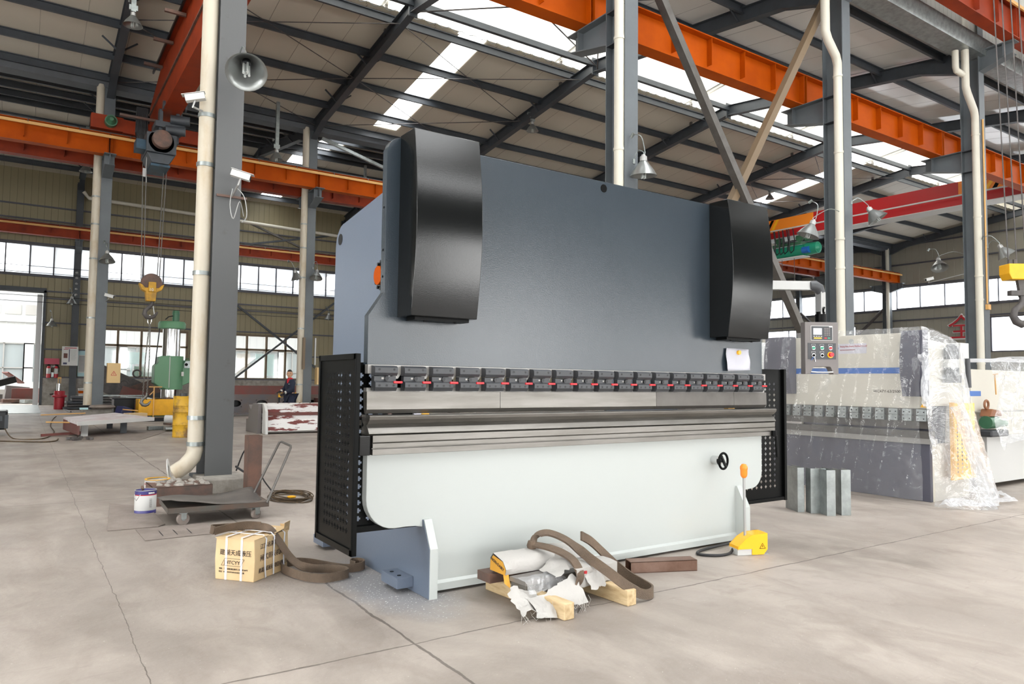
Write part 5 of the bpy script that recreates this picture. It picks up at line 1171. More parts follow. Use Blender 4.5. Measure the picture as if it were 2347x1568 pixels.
# ------------------------------------------------------------------ left bridge crane and its hoist
C1 = thing('overhead_crane', (3.0, 16.0, 8.2), 'old red orange overhead crane with box girder above the left column', 'crane')
b = MB(); b.prism([(9.4, 8.30), (9.4, 8.9), (10.8, 9.72), (21.6, 9.72), (23.5, 9.2), (23.5, 8.30), (22.9, 8.22), (10, 8.22)], 'x', 2.82, 3.16)
b.box(2.76, 3.22, 9.8, 23.0, 8.20, 8.22); b.box(2.70, 3.28, 10.8, 21.6, 9.72, 9.74); b.box(2.79, 2.82, 9.5, 23.4, 8.30, 8.32); b.build('main_girder', 'orange_old', C1)
b = MB(); b.box(2.775, 2.82, 9.5, 23.4, 8.92, 8.96); b.build('web_stiffener', 'rust', C1)
b = MB(); b.box(2.66, 2.70, 10.5, 22, 9.66, 9.74); b.build('top_rail', 'bolt', C1)
for y in (11, 12.7, 14.4, 16.1, 17.8, 19.5, 21.2):
    b = MB(); b.box(2.35, 2.80, y-.04, y+.04, 9.56, 9.63); b.build('walkway_bracket', 'rust', C1)
b = MB(); b.box(1.3, 2.1, 23.12, 23.48, 8.22, 8.62); b.box(2.1, 3.6, 23.12, 23.48, 8.20, 8.58); b.box(3.6, 4.5, 23.12, 23.48, 8.22, 8.62); b.build('end_carriage', 'orange_old', C1)
b = MB(); b.box(1.3, 4.5, 9.3, 9.6, 8.05, 8.35); b.build('end_carriage', 'orange_old', C1)
b = MB(); b.cyl((1.78, 23.1, 8.42), (1.78, 22.9, 8.42), .16, n=16); b.cyl((1.78, 22.9, 8.42), (1.78, 22.75, 8.42), .13, .05, 16); b.build('drive_motor', 'green_dark', C1, smooth=40)
b = MB(); r = random.Random(4)
for i in range(9): b.tube([(2.35+.03*i, 22.3, 8.75), (2.33+.03*i, 22.25, 8.0+.02*i), (2.36+.03*i, 22.2, 7.75+r.uniform(-.1, .1)), (2.39+.03*i, 22.3, 8.0), (2.37+.03*i, 22.3, 8.75)], .018, 5)
b.build('festoon_cable', 'cable', C1, smooth=50)
b = MB(); b.box(1.9, 2.9, 21.9, 21.98, 8.3, 8.36); b.build('tow_arm', 'rust', C1)
H1 = thing('rope_hoist', (2.85, 21.0, 7.0), 'dark greasy rope hoist under the old red crane girder', 'hoist')
b = MB(); b.cyl((2.72, 21.35, 7.28), (2.72, 20.25, 7.28), .30, n=28); b.build('drum', 'dark_steel', H1, smooth=40)
b = MB(); b.lathe([(0, .0), (.17, .0), (.225, .03), (.235, .08), (.235, .2)], T=Matrix.Translation((2.72, 20.02, 7.30)) @ Matrix.Rotation(-PI/2, 4, 'X'), n=28); b.build('motor_bell', 'rust', H1, smooth=40)
b = MB(); b.box(2.38, 3.08, 20.25, 21.35, 6.98, 7.5); b.prism([(2.4, 6.98), (3.06, 6.98), (2.92, 6.72), (2.52, 6.72)], 'y', 20.3, 21.3); b.build('hoist_frame', 'dark_steel', H1, bevel=.02)
b = MB(); b.box(2.50, 2.95, 20.3, 21.3, 6.64, 6.70); b.box(2.16, 2.38, 20.4, 20.9, 7.05, 7.3); b.build('blue_guard', 'blue_worn', H1)
b = MB(); b.box(2.6, 3.3, 20.5, 21.2, 7.75, 7.9); b.box(2.7, 2.78, 20.6, 20.9, 7.4, 8.25); b.box(3.1, 3.18, 20.6, 20.9, 7.4, 8.25)
for (x, z) in ((3.25, 7.98), (3.15, 7.68)): b.cyl((x-.3, 20.5, z), (x+.15, 20.4, z), .12, n=14)
for y in (20.4, 21.1):
    for x in (2.74, 3.26): b.cyl((x, y, 8.3), (x+.05, y, 8.3), .11, n=14)
b.build('trolley', 'dark_steel', H1, smooth=40)
b = MB()
for u in (-.33, -.25, .17, .24): b.cyl((2.72+u, 20.9, 6.8), (2.70+u*.75, 20.9, 3.75), .012, n=6)
b.build('rope', 'steel_dark', H1)
b = MB(); b.tube([(2.44, 20.6, 7.2), (2.43, 20.6, 6.6), (2.45, 20.6, 6.25)], .012, 5); b.box(2.35, 2.42, 20.55, 20.6, 6.38, 6.6); b.build('pull_cord', 'alu', H1)
K1 = thing('hook_block', (2.70, 20.9, 3.3), 'rusty yellow hook block hanging from the dark hoist', 'crane hook')
b = MB(); b.cyl((2.70, 20.82, 3.68), (2.70, 20.98, 3.68), .25, n=28); b.build('sheave_cover', 'rust', K1, smooth=40)
b = MB(); b.prism([(2.40, 3.66), (2.46, 3.50), (2.56, 3.44), (2.58, 3.20), (2.80, 3.20), (2.82, 3.44), (2.94, 3.50), (3.0, 3.66), (2.92, 3.62), (2.86, 3.55), (2.54, 3.55), (2.48, 3.62)], 'y', 20.78, 21.02); b.box(2.62, 2.80, 20.75, 21.05, 3.44, 3.7); b.build('yellow_cheek', 'yellow_aged', K1, bevel=.015)
text('block_number', '10', .11, 'white', K1, frame_T((2.63, 20.745, 3.46), (1, 0, 0), (0, 0, 1)))
b = MB(); hk = [(2.74, 3.22), (2.73, 3.12), (2.66, 3.04), (2.58, 2.96), (2.565, 2.87), (2.62, 2.79), (2.71, 2.775), (2.79, 2.81), (2.84, 2.88), (2.87, 2.94)]
b.tube([(x, 20.9, z) for x, z in hk], [.04, .045, .05, .055, .06, .06, .055, .045, .03, .014], 12); b.build('hook', 'darkiron', K1, smooth=50)
b = MB(); b.sweep(rsec(.03, .02), (2.76, 20.9, 3.08), (2.80, 20.9, 2.84)); b.build('safety_latch', 'alu', K1)
# load chain
CH = thing('lifting_chain', (2.68, 20.9, .5), 'steel lifting chain with a grab hook hanging from the hook block', 'chain')
b = MB(); b.tube([(2.69+.045*math.cos(t), 20.9, 2.72+.12*math.sin(t)) for t in [2*PI*i/16 for i in range(16)]], .014, 6, closed=True); b.build('chain_ring', 'chrome', CH, smooth=50)
for sx in (-1, 1):
    b = MB(); n = 46
    for i in range(n):
        z = 2.56-i*.042; x = 2.70-.028*i/n*2+sx*(.01+.035*min(1, i/20)); T = Matrix.Translation((x, 20.9, z)) @ Matrix.Rotation(PI/2*(i % 2)+.4, 4, 'Z')
        pts = [(.015*math.cos(t), 0, (.012 if math.sin(t) > 0 else -.012)+.015*math.sin(t)) for t in [2*PI*k/10 for k in range(10)]]
        b.tube([T @ Vector(p) for p in pts], .0065, 5, closed=True)
    o = b.build('chain_leg', 'steel', CH, smooth=60); o['kind'] = 'stuff'
b = MB(); b.tube([(x*.72+.72, 20.86, z*.72-1.50) for x, z in hk], [q*.75 for q in [.04, .045, .05, .055, .06, .06, .055, .045, .03, .014]], 10); b.build('grab_hook', 'steel', CH, smooth=50)

# ------------------------------------------------------------------ lamps
def lamp_proto():
    t = thing('high_bay_lamp', (0, 0, 0), 'lamp', 'lamp', 'bell shaped hall lamps')
    b = MB(); b.lathe([(.052, .17), (.07, .15), (.10, .11), (.16, .03), (.205, -.055), (.212, -.062), (.205, -.062), (.155, .02), (.095, .10), (.06, .14)], n=28); b.build('lamp_shade', 'shade_in', t, smooth=60)
    b = MB(); b.lathe([(0, .27), (.03, .27), (.035, .25), (.055, .24), (.058, .17), (0, .165)], n=18); b.build('lamp_housing', 'alu', t, smooth=40)
    b = MB()
    for k in range(4):
        a = k*PI/2+.4; x, y = .030*math.cos(a), .030*math.sin(a); b.cyl((x, y, .12), (x, y, -.105), .013, n=8); b.cyl((x*.4, y*.4, .12), (x*.4, y*.4, -.08), .009, n=8)
    b.build('lamp_tube', 'bulb', t, smooth=50)
    b = MB(); b.cyl((0, 0, .165), (0, 0, .10), .05, n=14); b.build('lamp_socket', 'panel_dark', t, smooth=40)
    return t
LP = lamp_proto(); first = [True]
def lamp(p, label, tilt=(0, 0, 0), hang=None, wall=None):
    if first[0]: t = LP; first[0] = False; t.location = p; t['label'] = label; t.rotation_euler = tilt
    else: t = clone(LP, p, label, rot=tilt)
    b = MB()
    R_ = Matrix.Translation(p) @ (Matrix.Rotation(tilt[2], 4, 'Z') @ Matrix.Rotation(tilt[1], 4, 'Y') @ Matrix.Rotation(tilt[0], 4, 'X')); top = R_ @ Vector((0, 0, .26))
    if wall is not None:
        w_ = Vector(wall); mid = (top+w_)/2+Vector((0, 0, .13)); b.tube(smoothpath([w_, (w_*.6+mid*.4)+Vector((0, 0, .03)), mid, top+Vector((0, 0, .05)), top], 5), .008, 6); b.cyl(w_-Vector((.0, 0, .04)), w_+Vector((0, 0, .04)), .025, n=8)
    else: b.box(top.x-.05, top.x+.05, top.y-.05, top.y+.05, top.z, top.z+(hang or .1)); b.box(top.x-.09, top.x+.09, top.y-.03, top.y+.03, top.z+.04, top.z+.16)
    mw = (Matrix.Rotation(tilt[2], 4, 'Z') @ Matrix.Rotation(tilt[1], 4, 'Y') @ Matrix.Rotation(tilt[0], 4, 'X')).inverted() @ Matrix.Translation(-Vector(p)); b.xf(mw)
    ORG[t.name] = Vector((0, 0, 0)); b.build('lamp_arm', 'galv', t, smooth=50)
lamp((1.82, 7.75, 4.45), 'large round hall lamp with folded tubes on the scuffed left column', tilt=(math.radians(-42), 0, math.radians(-12)), wall=(1.86, 8.28, 4.78))
lamp((7.90, 8.1, 4.50), 'bell lamp on a curved arm beside the column behind the large press', tilt=(.05, -.05, 0), wall=(7.90, 8.32, 4.72))
lamp((12.35, 8.2, 4.12), 'bell lamp on a thin curved arm between large press and pendant column', tilt=(.25, .25, 0), wall=(13.74, 8.4, 4.75))
lamp((14.35, 8.0, 4.66), 'bell lamp tilted forward right of the column behind the pendant', tilt=(-.5, -.35, 0), wall=(14.0, 8.32, 4.98))
lamp((20.0, 7.9, 4.52), 'bell lamp tilted on a curved arm right of the far right column', tilt=(-.4, -.4, 0), wall=(20.0, 8.3, 4.75))
lamp((20.3, 9.6, 4.45), 'bell lamp tilted left of the far right column', tilt=(-.3, .4, 0), wall=(19.98, 8.8, 4.6))
lamp((1.86, 23.35, 4.55), 'bell lamp on the middle row column near the hook block', tilt=(-.25, 0, 0), wall=(1.86, 23.75, 5.0))
lamp((7.93, 23.4, 4.62), 'bell lamp right of the middle row column behind the worker', tilt=(-.3, .2, 0), wall=(7.93, 23.75, 4.95))
lamp((7.45, 23.9, 4.60), 'bell lamp left of the middle row column behind the worker', tilt=(0, -.3, 0), wall=(7.7, 23.9, 4.9))
lamp((1.63, 36.2, 4.40), 'small bell lamp on the wall column beside the doorway', wall=(1.75, YW-.45, 4.75))
lamp((.95, YW-.6, 3.42), 'small lamp on the wall between doorway and first column', wall=(.9, YW-.1, 3.6))
lamp((1.78, 18.4, 9.36), 'bell lamp hanging from the first rafter at upper left', hang=.5)
lamp((1.57, 29.5, 8.55), 'bell lamp hanging below the far bay rafter above the left hoist', hang=1.3)
lamp((6.24, 22.4, 8.05), 'bell lamp hanging over the middle runway left of the large press', hang=1.5)
lamp((13.95, 19.6, 9.75), 'bell lamp hanging from a rafter above the middle of the large press', hang=.15)
lamp((28.6, 21.0, 9.95), 'dark bell lamp hanging under the roof right of the large press', hang=.1)
lamp((12.26, 30.0, 8.6), 'bell lamp hanging over the far bay just above the tall side frame', hang=1.9)
lamp((13.0, 36.3, 4.40), 'small lamp on the back wall just left of the large press', wall=(13.2, YW-.2, 4.7))
lamp((44.2, 28.5, 3.6), 'small lamp on the end wall above the wrapped machine', wall=(44.7, 28.5, 3.9))
# cameras on columns
def cctv(p, yaw_, label, wall, s=1.):
    t = thing('security_camera', p, label, 'camera', 'security cameras'); T = Matrix.Translation(p) @ Matrix.Rotation(yaw_, 4, 'Z') @ Matrix.Rotation(.25, 4, 'Y') @ Matrix.Scale(s, 4)
    b = MB(); b.box(-.10, .10, -.04, .04, -.035, .035); b.box(-.11, .13, -.048, .048, .037, .043); b.xf(T).build('camera_body', 'white', t, bevel=.006)
    b = MB(); b.cyl((.10, 0, 0), (.104, 0, 0), .028, n=16); b.xf(T).build('lens', 'black', t)
    b = MB(); q = Vector(p); b.tube([q+Vector((0, 0, -.03)), q+Vector((-.02, .02, -.10)), Vector(wall)], .012, 6); b.build('camera_bracket', 'alu', t)
cctv((1.87, 8.05, 3.40), -.35, 'small silver camera on the front of the scuffed left column', (1.84, 8.3, 3.22))
cctv((1.42, 8.25, 4.22), 2.8, 'white box camera left of the scuffed column', (1.60, 8.45, 4.14))
cctv((1.98, 23.65, 3.55), -.4, 'small white camera on the middle row column left', (1.9, 23.78, 3.4), 1.2)
cctv((19.75, 9.6, 4.05), 2.6, 'white camera left of the far right column', (19.85, 8.8, 4.1), 1.0)
b = MB(); b.box(1.68, 2.0, 8.29, 8.31, 3.20, 3.225); tag(b.build('flat_bar', 'rust'), 'short rusty bar clamped across the scuffed left column', 'bar')
b = MB(); b.tube(smoothpath([(1.84, 8.28, 3.3), (1.80, 8.2, 3.1), (1.84, 8.2, 2.95), (1.9, 8.2, 3.15), (1.96, 8.25, 3.0)], 5), .005, 5); b.tube(smoothpath([(1.86, 8.2, 3.3), (1.95, 8.2, 3.2), (1.98, 8.2, 3.0), (1.93, 8.2, 2.92)], 5), .005, 5); tag(b.build('loose_wire', 'alu'), 'tangle of loose white wire under the silver camera', 'wire')
b = MB(); b.tube([(19.92, 8.30, 8), (19.92, 8.30, 3.3)], .02, 6); b.box(19.86, 20.0, 8.25, 8.32, 3.15, 3.28); tag(b.build('conduit', 'yellow_old'), 'thin yellow conduit with a switch box on the far right column', 'conduit')
# insulators on the wires
for nm, (x, y0, y1, z) in (('on the wall column beside the doorway', (1.78, YW-.48, 0, 5.7)),):
    for i in range(5):
        b = MB(); b.lathe([(0, 0), (.05, 0), (.06, .04), (.03, .08), (0, .09)], (x, y0, z-.24*i), 10); tag(b.build('insulator', 'alu', smooth=40), 'small white porcelain insulator '+nm, 'insulator', 'insulators on the wall column')

# ------------------------------------------------------------------ left background
# radial drill
RD = thing('radial_drill', (3.95, 26, 0), 'green radial drilling machine with a bright steel column', 'machine')
cx, cy = 4.02, 26.0
b = MB(); b.lathe([(0, 2.82), (.40, 2.82), (.42, 2.84), (.42, 3.0), (.38, 3.06), (0, 3.07)], (cx, cy, 0), 28); b.build('top_cap', 'green', RD, smooth=40)
b = MB(); b.cyl((cx+.10, cy-.05, 3.05), (cx+.10, cy-.05, 3.32), .11, n=18); b.cyl((cx+.10, cy-.05, 3.32), (cx+.10, cy-.05, 3.43), .12, .10, 18); b.build('top_motor', 'green_dark', RD, smooth=40)
b = MB(); b.tube([(cx+.0, cy-.1, 3.25), (cx-.12, cy-.1, 3.22), (cx-.22, cy-.1, 3.12)], .018, 6); b.cyl((cx-.37, cy-.05, 2.85), (cx-.47, cy-.05, 1.55), .018, n=8); b.build('cable', 'cable', RD)
b = MB(); b.cyl((cx, cy, .0), (cx, cy, 2.85), .27, n=36); b.build('column', 'chrome', RD, smooth=50)
b = MB(); b.cyl((cx+.04, cy-.02, .84), (cx+.04, cy-.02, 1.93), .34, n=28); b.build('arm_sleeve', 'green', RD, smooth=40, bevel=.01)
b = MB(); b.prism([(3.50, 1.60), (3.60, 1.70), (3.62, 1.90), (3.95, 1.95), (3.95, .82), (3.62, .95), (3.50, 1.05)], 'y', cy-.36, cy+.25); b.build('gear_housing', 'green', RD, bevel=.02)
b = MB(); b.box(3.93, 3.95, cy-.37, cy-.355, .9, 1.9); b.box(4.30, 4.37, cy-.36, cy-.3, 1.28, 1.42); b.build('arm_plate', 'white', RD)
b = MB(); b.prism([(4.3, 1.80), (5.9, 1.80), (5.9, 1.2), (4.7, 1.12), (4.34, .95)], 'y', cy-.15, cy+.2); b.build('radial_arm', 'green', RD, bevel=.02)
b = MB(); b.box(4.40, 5.9, cy-.22, cy-.15, 1.55, 1.78); b.build('slideway', 'galv', RD)
b = MB(); b.cyl((4.46, cy-.235, 1.66), (4.46, cy-.218, 1.66), .05, n=12); b.cyl((4.70, cy-.235, 1.66), (4.70, cy-.218, 1.66), .05, n=12); b.build('slide_hole', 'black', RD)
b = MB(); b.tube([(4.38, cy-.3, 1.7), (4.42, cy-.34, 1.84), (4.5, cy-.34, 1.86), (4.52, cy-.34, 1.78)], .015, 6); b.build('lifting_eye', 'green_dark', RD)
b = MB(); b.cyl((cx, cy, 0), (cx, cy, .5), .45, n=24); b.box(cx-.8, cx+1.2, cy-.7, cy+.7, 0, .25); b.build('machine_base', 'green_dark', RD)
# yellow work stand
YS = thing('yellow_work_stand', (3.3, 24, 0), 'yellow steel bench on short legs with a thin upright rod', 'bench')
b = MB(); b.box(2.85, 3.85, 23.7, 24.4, .10, .58); b.build('tank_body', 'yellow', YS, bevel=.01)
for x in (2.88, 3.78):
    for y in (23.72, 24.33): b = MB(); b.box(x, x+.05, y, y+.05, -.0, .12); b.build('leg', 'yellow', YS)
b = MB(); b.box(3.22, 3.25, 23.62, 23.65, .0, .95); b.box(3.10, 3.45, 23.62, 23.65, .93, .96); b.sweep(rsec(.02, .02), (3.12, 23.63, .70), (3.24, 23.63, .84)); b.build('upright_rod', 'yellow_old', YS)
def heap(name, boxes, label, cat='scrap', kind=None, grp=None):
    mats = {}
    for q in boxes: mats.setdefault(q[0], []).append(q)
    for k, qs in mats.items():
        pass
for i, (c, s, y, p, r_, m_, l) in enumerate([
    ((3.0, 25.0, .60), (.9, .5, .03), .2, .05, 0, 'galv', 'pale steel offcut lying behind the yellow bench'),
    ((3.4, 24.0, .60), (.4, .25, .02), .7, .1, 0, 'darkiron', 'dark steel offcut on the yellow bench'),
    ((3.12, 24.1, .60), (.3, .12, .02), -.4, .05, 0, 'galv', 'shiny strip on the yellow bench left of the rod'),
    ((3.68, 24.0, .60), (.22, .18, .04), .3, 0, 0, 'rust', 'small rusty lump at the right end of the yellow bench')]):
    b = MB(); rot_box(b, c, s, y, p, r_); tag(b.build('steel_offcut', m_), l, 'steel offcut', 'offcuts on the yellow bench')
# drum
DR = thing('oil_drum', (2.76, 16.2, 0), 'dented yellow oil drum beside the left cream pipe', 'drum')
prof = [(0, 0), (.195, 0), (.20, .02), (.195, .03)]+[(.195, .24), (.205, .255), (.195, .27), (.195, .50), (.205, .515), (.195, .53), (.193, .60), (.198, .615), (.193, .63), (.198, .645), (.193, .66), (.195, .82), (.20, .84), (.19, .84), (.19, .82), (0, .82)]
b = MB(); b.lathe(prof, (2.78, 16.2, 0), 32); b.build('drum_body', 'yellow_rust', DR, smooth=35)
b = MB(); b.cyl((2.76, 16.12, .82), (2.76, 16.12, .90), .07, n=14); b.build('drum_funnel', 'panel_dark', DR, smooth=40)
# black crate and table
b = MB(); b.box(2.30, 2.85, 24.6, 25.3, .0, .58); b.box(2.24, 2.90, 24.55, 25.35, .56, .60); tag(b.build('black_steel_box', 'bolt', bevel=.01), 'black steel box with a wider lid left of the yellow bench', 'box')
# the flat white frame on the floor
WPF = thing('steel_table_frame', (1.4, 18.6, .2), 'wide flat steel frame with white painted top resting on blocks', 'steel frame')
b = MB(); b.prism([(.93, 16.55), (2.46, 17.9), (1.95, 20.6), (.78, 18.6)], 'z', .27, .33); b.build('frame_top', mat('brushed_white', '#d5d3d6', .6, c2='#b9a9aa', scale=3), WPF)
b = MB(); b.sweep(rsec(.02, .08), (.93, 16.54, .295), (2.47, 17.88, .295)); b.build('front_edge', 'white', WPF)
b = MB(); b.sweep(rsec(.03, .22), (.96, 16.6, .18), (.79, 18.55, .18)); b.build('side_web', 'redoxide', WPF)
for (x, y) in ((1.08, 17.1), (1.85, 17.75), (1.75, 19.6)): b = MB(); b.box(x-.05, x+.07, y-.05, y+.05, 0, .27); b.build('support_block', 'dark_steel' if x > 1.2 else 'tile_white', WPF)
for pts, l in ((((.36, 17.4, .03), (1.1, 17.6, .05)), 'brown steel bar on the floor left of the flat white frame'),):
    b = MB(); b.sweep(rsec(.05, .05), *pts); tag(b.build('steel_bar', 'redoxide'), l, 'steel bar')
for pts, l in ((((.4, 20.5, .30), (1.3, 20.3, .34)), 'long thin yellow tube left of the white frame, farther one'), (((.45, 18.0, .26), (.95, 17.6, .26)), 'short thin yellow tube left of the white frame, nearer one')):
    b = MB(); b.cyl(pts[0], pts[1], .013, n=8); tag(b.build('yellow_tube', 'yellow_old'), l, 'tube')
b = MB(); r = random.Random(8)
for i in range(14): rot_box(b, (.95+r.uniform(-.18, .2), 16.2+r.uniform(-.25, .25), .03), (r.uniform(.05, .12), r.uniform(.03, .08), .04), r.uniform(0, 3), r.uniform(-.4, .4), 0)
tag(b.build('metal_shavings', 'darkiron'), 'small heap of metal scraps on the floor before the white frame', 'scrap heap', kind='stuff')
b = MB(); b.prism([(.72, 15.8), (1.9, 15.6), (2.7, 17.8), (1.2, 17.9)], 'z', .001, .01); tag(b.build('floor_plate', 'plate_dusty'), 'large dusty sheet on the floor below the flat white frame', 'steel plate')
# stacks of dark sheet steel
r = random.Random(21); n_ = 0
stack_lab = ['bottom of the dark steel stack left of the middle column', 'second plate of the dark steel stack left of the middle column', 'third plate of the dark steel stack left of the middle column', 'fourth plate of the dark steel stack left of the middle column', 'top of the dark steel stack left of the middle column']
for i in range(5):
    b = MB(); rot_box(b, (2.15+r.uniform(-.1, .1), 32.0, .06+.10*i), (1.6-.1*i, 1.1, .07), r.uniform(-.06, .06)); tag(b.build('steel_plate', 'darkiron' if i % 2 else 'dark_steel'), 'dark steel plate, '+stack_lab[i], 'steel plate', 'stacked steel plates')
for i in range(4):
    b = MB(); rot_box(b, (3.0+r.uniform(-.1, .1), 29.5, .30+.09*i), (1.5, .8, .05), r.uniform(-.08, .08)); tag(b.build('steel_plate', 'galv' if i == 3 else 'darkiron'), f'steel sheet in the rack right of the middle column, {ORD[i]} from the bottom', 'steel plate', 'sheets in the rack')
for i in range(3):
    b = MB(); b.cyl((2.35+.28*i, 31.2, .12), (2.35+.28*i, 31.9, .12), .12, n=14); tag(b.build('steel_roll', 'darkiron', smooth=40), f'short dark steel roll before the plate stack, {ORD[i]} from the left', 'steel roll', 'rolls before the plate stack')
# press side plates leaning behind the drill
for (c, s, y, p, r_, m_, l) in [
    ((3.3, 30.2, .75), (2.3, .06, .9), -.3, .45, .15, 'darkiron', 'large dark steel side plate leaning towards the drill, rearmost'),
    ((3.9, 29.6, .70), (1.3, .06, .8), -.2, -.35, .1, 'rust', 'rust brown side plate with lifting eye left of the green drill'),
    ((3.35, 29.2, .42), (1.0, .06, .75), -.1, .30, .1, 'redoxide', 'red brown side plate leaning low behind the chain'),
    ((4.0, 28.6, .36), (.7, .5, .6), -.2, -.25, 0, 'bolt', 'black steel box section behind the chain hook')]:
    b = MB(); rot_box(b, c, s, y, p, r_); o = tag(b.build('side_plate', m_, bevel=.01), l, 'steel plate', 'side plates behind the drill')
for (x, z) in ((3.45, 1.36), (3.05, .98)):
    b = MB(); b.tube([(x+.13*math.cos(t), 29.45, z+.13*math.sin(t)) for t in [2*PI*i/20 for i in range(20)]], .03, 8, closed=True); tag(b.build('lifting_eye', 'darkiron', smooth=50), 'ring shaped lifting eye on the plates left of the drill, '+('upper one' if z > 1.2 else 'lower one'), 'lifting eye', 'lifting eyes on the plates')
# red jack
RJ = thing('hydraulic_jack', (1.18, 32, 0), 'red hydraulic cylinder standing by the doorway, bright steel rod on top', 'hydraulic cylinder')
b = MB(); b.lathe([(0, 0), (.165, 0), (.17, .03), (.175, .44), (.24, .46), (.245, .52), (.18, .54), (.175, .69), (0, .69)], (1.18, 32, 0), 28); b.build('cylinder_body', 'jackred', RJ, smooth=35)
b = MB(); b.cyl((1.16, 32, .69), (1.16, 32, .96), .075, n=20); b.build('piston_rod', 'chrome', RJ, smooth=40)
b = MB(); b.cyl((1.12, 32, .96), (1.12, 32, 1.2), .012, n=8); b.cyl((1.2, 32, .96), (1.2, 32, 1.2), .012, n=8); b.box(1.1, 1.22, 31.98, 32.02, 1.14, 1.20); b.build('rod_end', 'yellow_old', RJ)
b = MB(); b.cyl((.98, 31.95, .58), (.87, 31.9, .56), .03, n=10); b.build('valve', 'steel_dark', RJ)
b = MB(); b.cyl((1.32, 31.6, .0), (1.42, 29.0, .02), .03, n=8); tag(b.build('steel_bar', 'darkiron'), 'dark bar lying on the floor before the red cylinder', 'steel bar')
# plastic pail on the stack
PB = thing('plastic_pail', (1.88, 31.5, .52), 'white plastic pail with orange print on the dark steel stack', 'pail')
b = MB(); b.lathe([(0, 0), (.12, 0), (.15, .26), (.158, .27), (.155, .29), (0, .30)], (1.9, 31.7, .50), 20); b.build('pail_body', 'tile_white', PB, smooth=40)
b = MB(); b.lathe([(.1355, .10), (.1475, .20)], (1.9, 31.7, .50), 20); b.build('pail_print', 'orange', PB, smooth=40)
# extinguishers on the ledge of the wall
EXB = thing('extinguisher_board', (1.05, YW-.1, 1.2), 'red backing board with pink sign behind the two fire extinguishers', 'sign')
b = MB(); b.box(.75, 1.3, YW-.16, YW-.11, 1.75, 2.0); b.build('sign_board', mat('pinkish_sign', '#b5475a', .5), EXB)
b = MB(); b.box(.80, 1.28, YW-.14, YW-.10, 1.25, 1.75); b.build('backing', 'rust', EXB)
b = MB(); rot_box(b, (.98, YW-.145, 1.64), (.14, .01, .10), 0, .2); rot_box(b, (1.13, YW-.145, 1.66), (.12, .01, .07), 0, -.3); b.build('torn_notice', 'tile_white', EXB)
def exting(x, l):
    t = thing('fire_extinguisher', (x, YW-.3, 1.17), l, 'fire extinguisher', 'fire extinguishers'); 
    b = MB(); b.lathe([(0, 0), (.078, 0), (.08, .02), (.08, .42), (.05, .49), (.02, .51), (0, .51)], (x, YW-.25, 1.17), 18); b.build('cylinder', 'extred', t, smooth=40)
    b = MB(); b.lathe([(.081, .17), (.081, .40)], (x, YW-.25, 1.17), 18); b.build('paper_label', 'tile_white', t, smooth=40)
    b = MB(); b.box(x-.05, x+.05, YW-.27, YW-.23, 1.68, 1.74); b.tube([(x+.04, YW-.26, 1.70), (x+.1, YW-.28, 1.62), (x+.09, YW-.28, 1.42)], .012, 6); b.build('valve_head', 'black', t)
exting(.92, 'red fire extinguisher with white label, nearer the doorway'); exting(1.19, 'red fire extinguisher with white label, farther from the doorway')
b = MB(); b.box(1.02, 1.11, YW-.2, YW-.15, 1.2, 1.4); tag(b.build('small_box', 'galv'), 'small grey box between the two fire extinguishers', 'box')
# notice boards
NB = thing('notice_board', (1.66, YW-.5, 1.7), 'white notice board with blue bar and red heading on the wall column', 'notice board')
b = MB(); b.box(1.36, 1.96, YW-.50, YW-.47, 1.70, 2.52); b.build('board', 'white', NB)
b = MB(); b.box(1.62, 1.65, YW-.506, YW-.50, 1.86, 2.40); b.box(1.42, 1.56, YW-.506, YW-.50, 1.75, 1.83); b.build('blue_bar', 'blue_dark', NB)
b = MB(); b.box(1.43, 1.57, YW-.506, YW-.50, 2.02, 2.22); b.build('picture', 'redoxide', NB)
b = MB(); b.box(1.46, 1.90, YW-.506, YW-.50, 2.44, 2.47); b.box(1.42, 1.60, YW-.506, YW-.50, 2.38, 2.40); b.build('red_heading', 'extred', NB)
b = MB()
for i in range(9): b.box(1.69, 1.90-.02*(i % 3), YW-.506, YW-.50, 2.34-.05*i, 2.35-.05*i)
b.build('text_lines', 'galv', NB)
NB2 = thing('notice_board', (2.2, YW-.1, 1.2), 'pale blue safety board with lines of text behind the middle column', 'notice board')
b = MB(); b.box(1.98, 2.75, YW-.12, YW-.09, 1.24, 2.36); b.build('board', 'posterblue', NB2)
b = MB(); b.box(2.0, 2.73, YW-.126, YW-.12, 1.40, 2.18); b.build('text_field', 'tile_white', NB2)
b = MB()
for i in range(12): b.box(2.03, 2.68-.08*(i % 4), YW-.13, YW-.126, 2.10-.057*i, 2.125-.057*i)
b.build('text_lines', 'panel_grey', NB2)
# electric boxes on the middle columns
for (x, l, a, c) in ((2.08, 'beige electric box with warning triangle on the first middle row column', 2.0, 2.34), (8.3, 'beige electric box with warning triangle on the column behind the worker', 8.12, 8.52)):
    t = thing('electric_box', (x+.1, 23.8, 1.1), l, 'electric box', 'beige electric boxes')
    b = MB(); b.box(a, c, 23.62, 23.85, 1.05, 1.62); b.build('box_body', 'cream_box', t, bevel=.01)
    m0 = (a+c)/2; b = MB()
    tri = [(m0-.07, 1.27), (m0+.07, 1.27), (m0, 1.39)]
    for i in range(3): b.sweep(rsec(.012, .004), (tri[i][0], 23.617, tri[i][1]), (tri[(i+1) % 3][0], 23.617, tri[(i+1) % 3][1]), up=(0, 1, 0))
    b.box(m0-.006, m0+.006, 23.614, 23.618, 1.29, 1.35); b.build('warning_triangle', 'extred', t)
b = MB(); b.box(7.62, 7.70, 23.6, 23.66, 1.55, 2.6); tag(b.build('wall_board', 'doorframe'), 'narrow brown board on the column behind the worker', 'board')
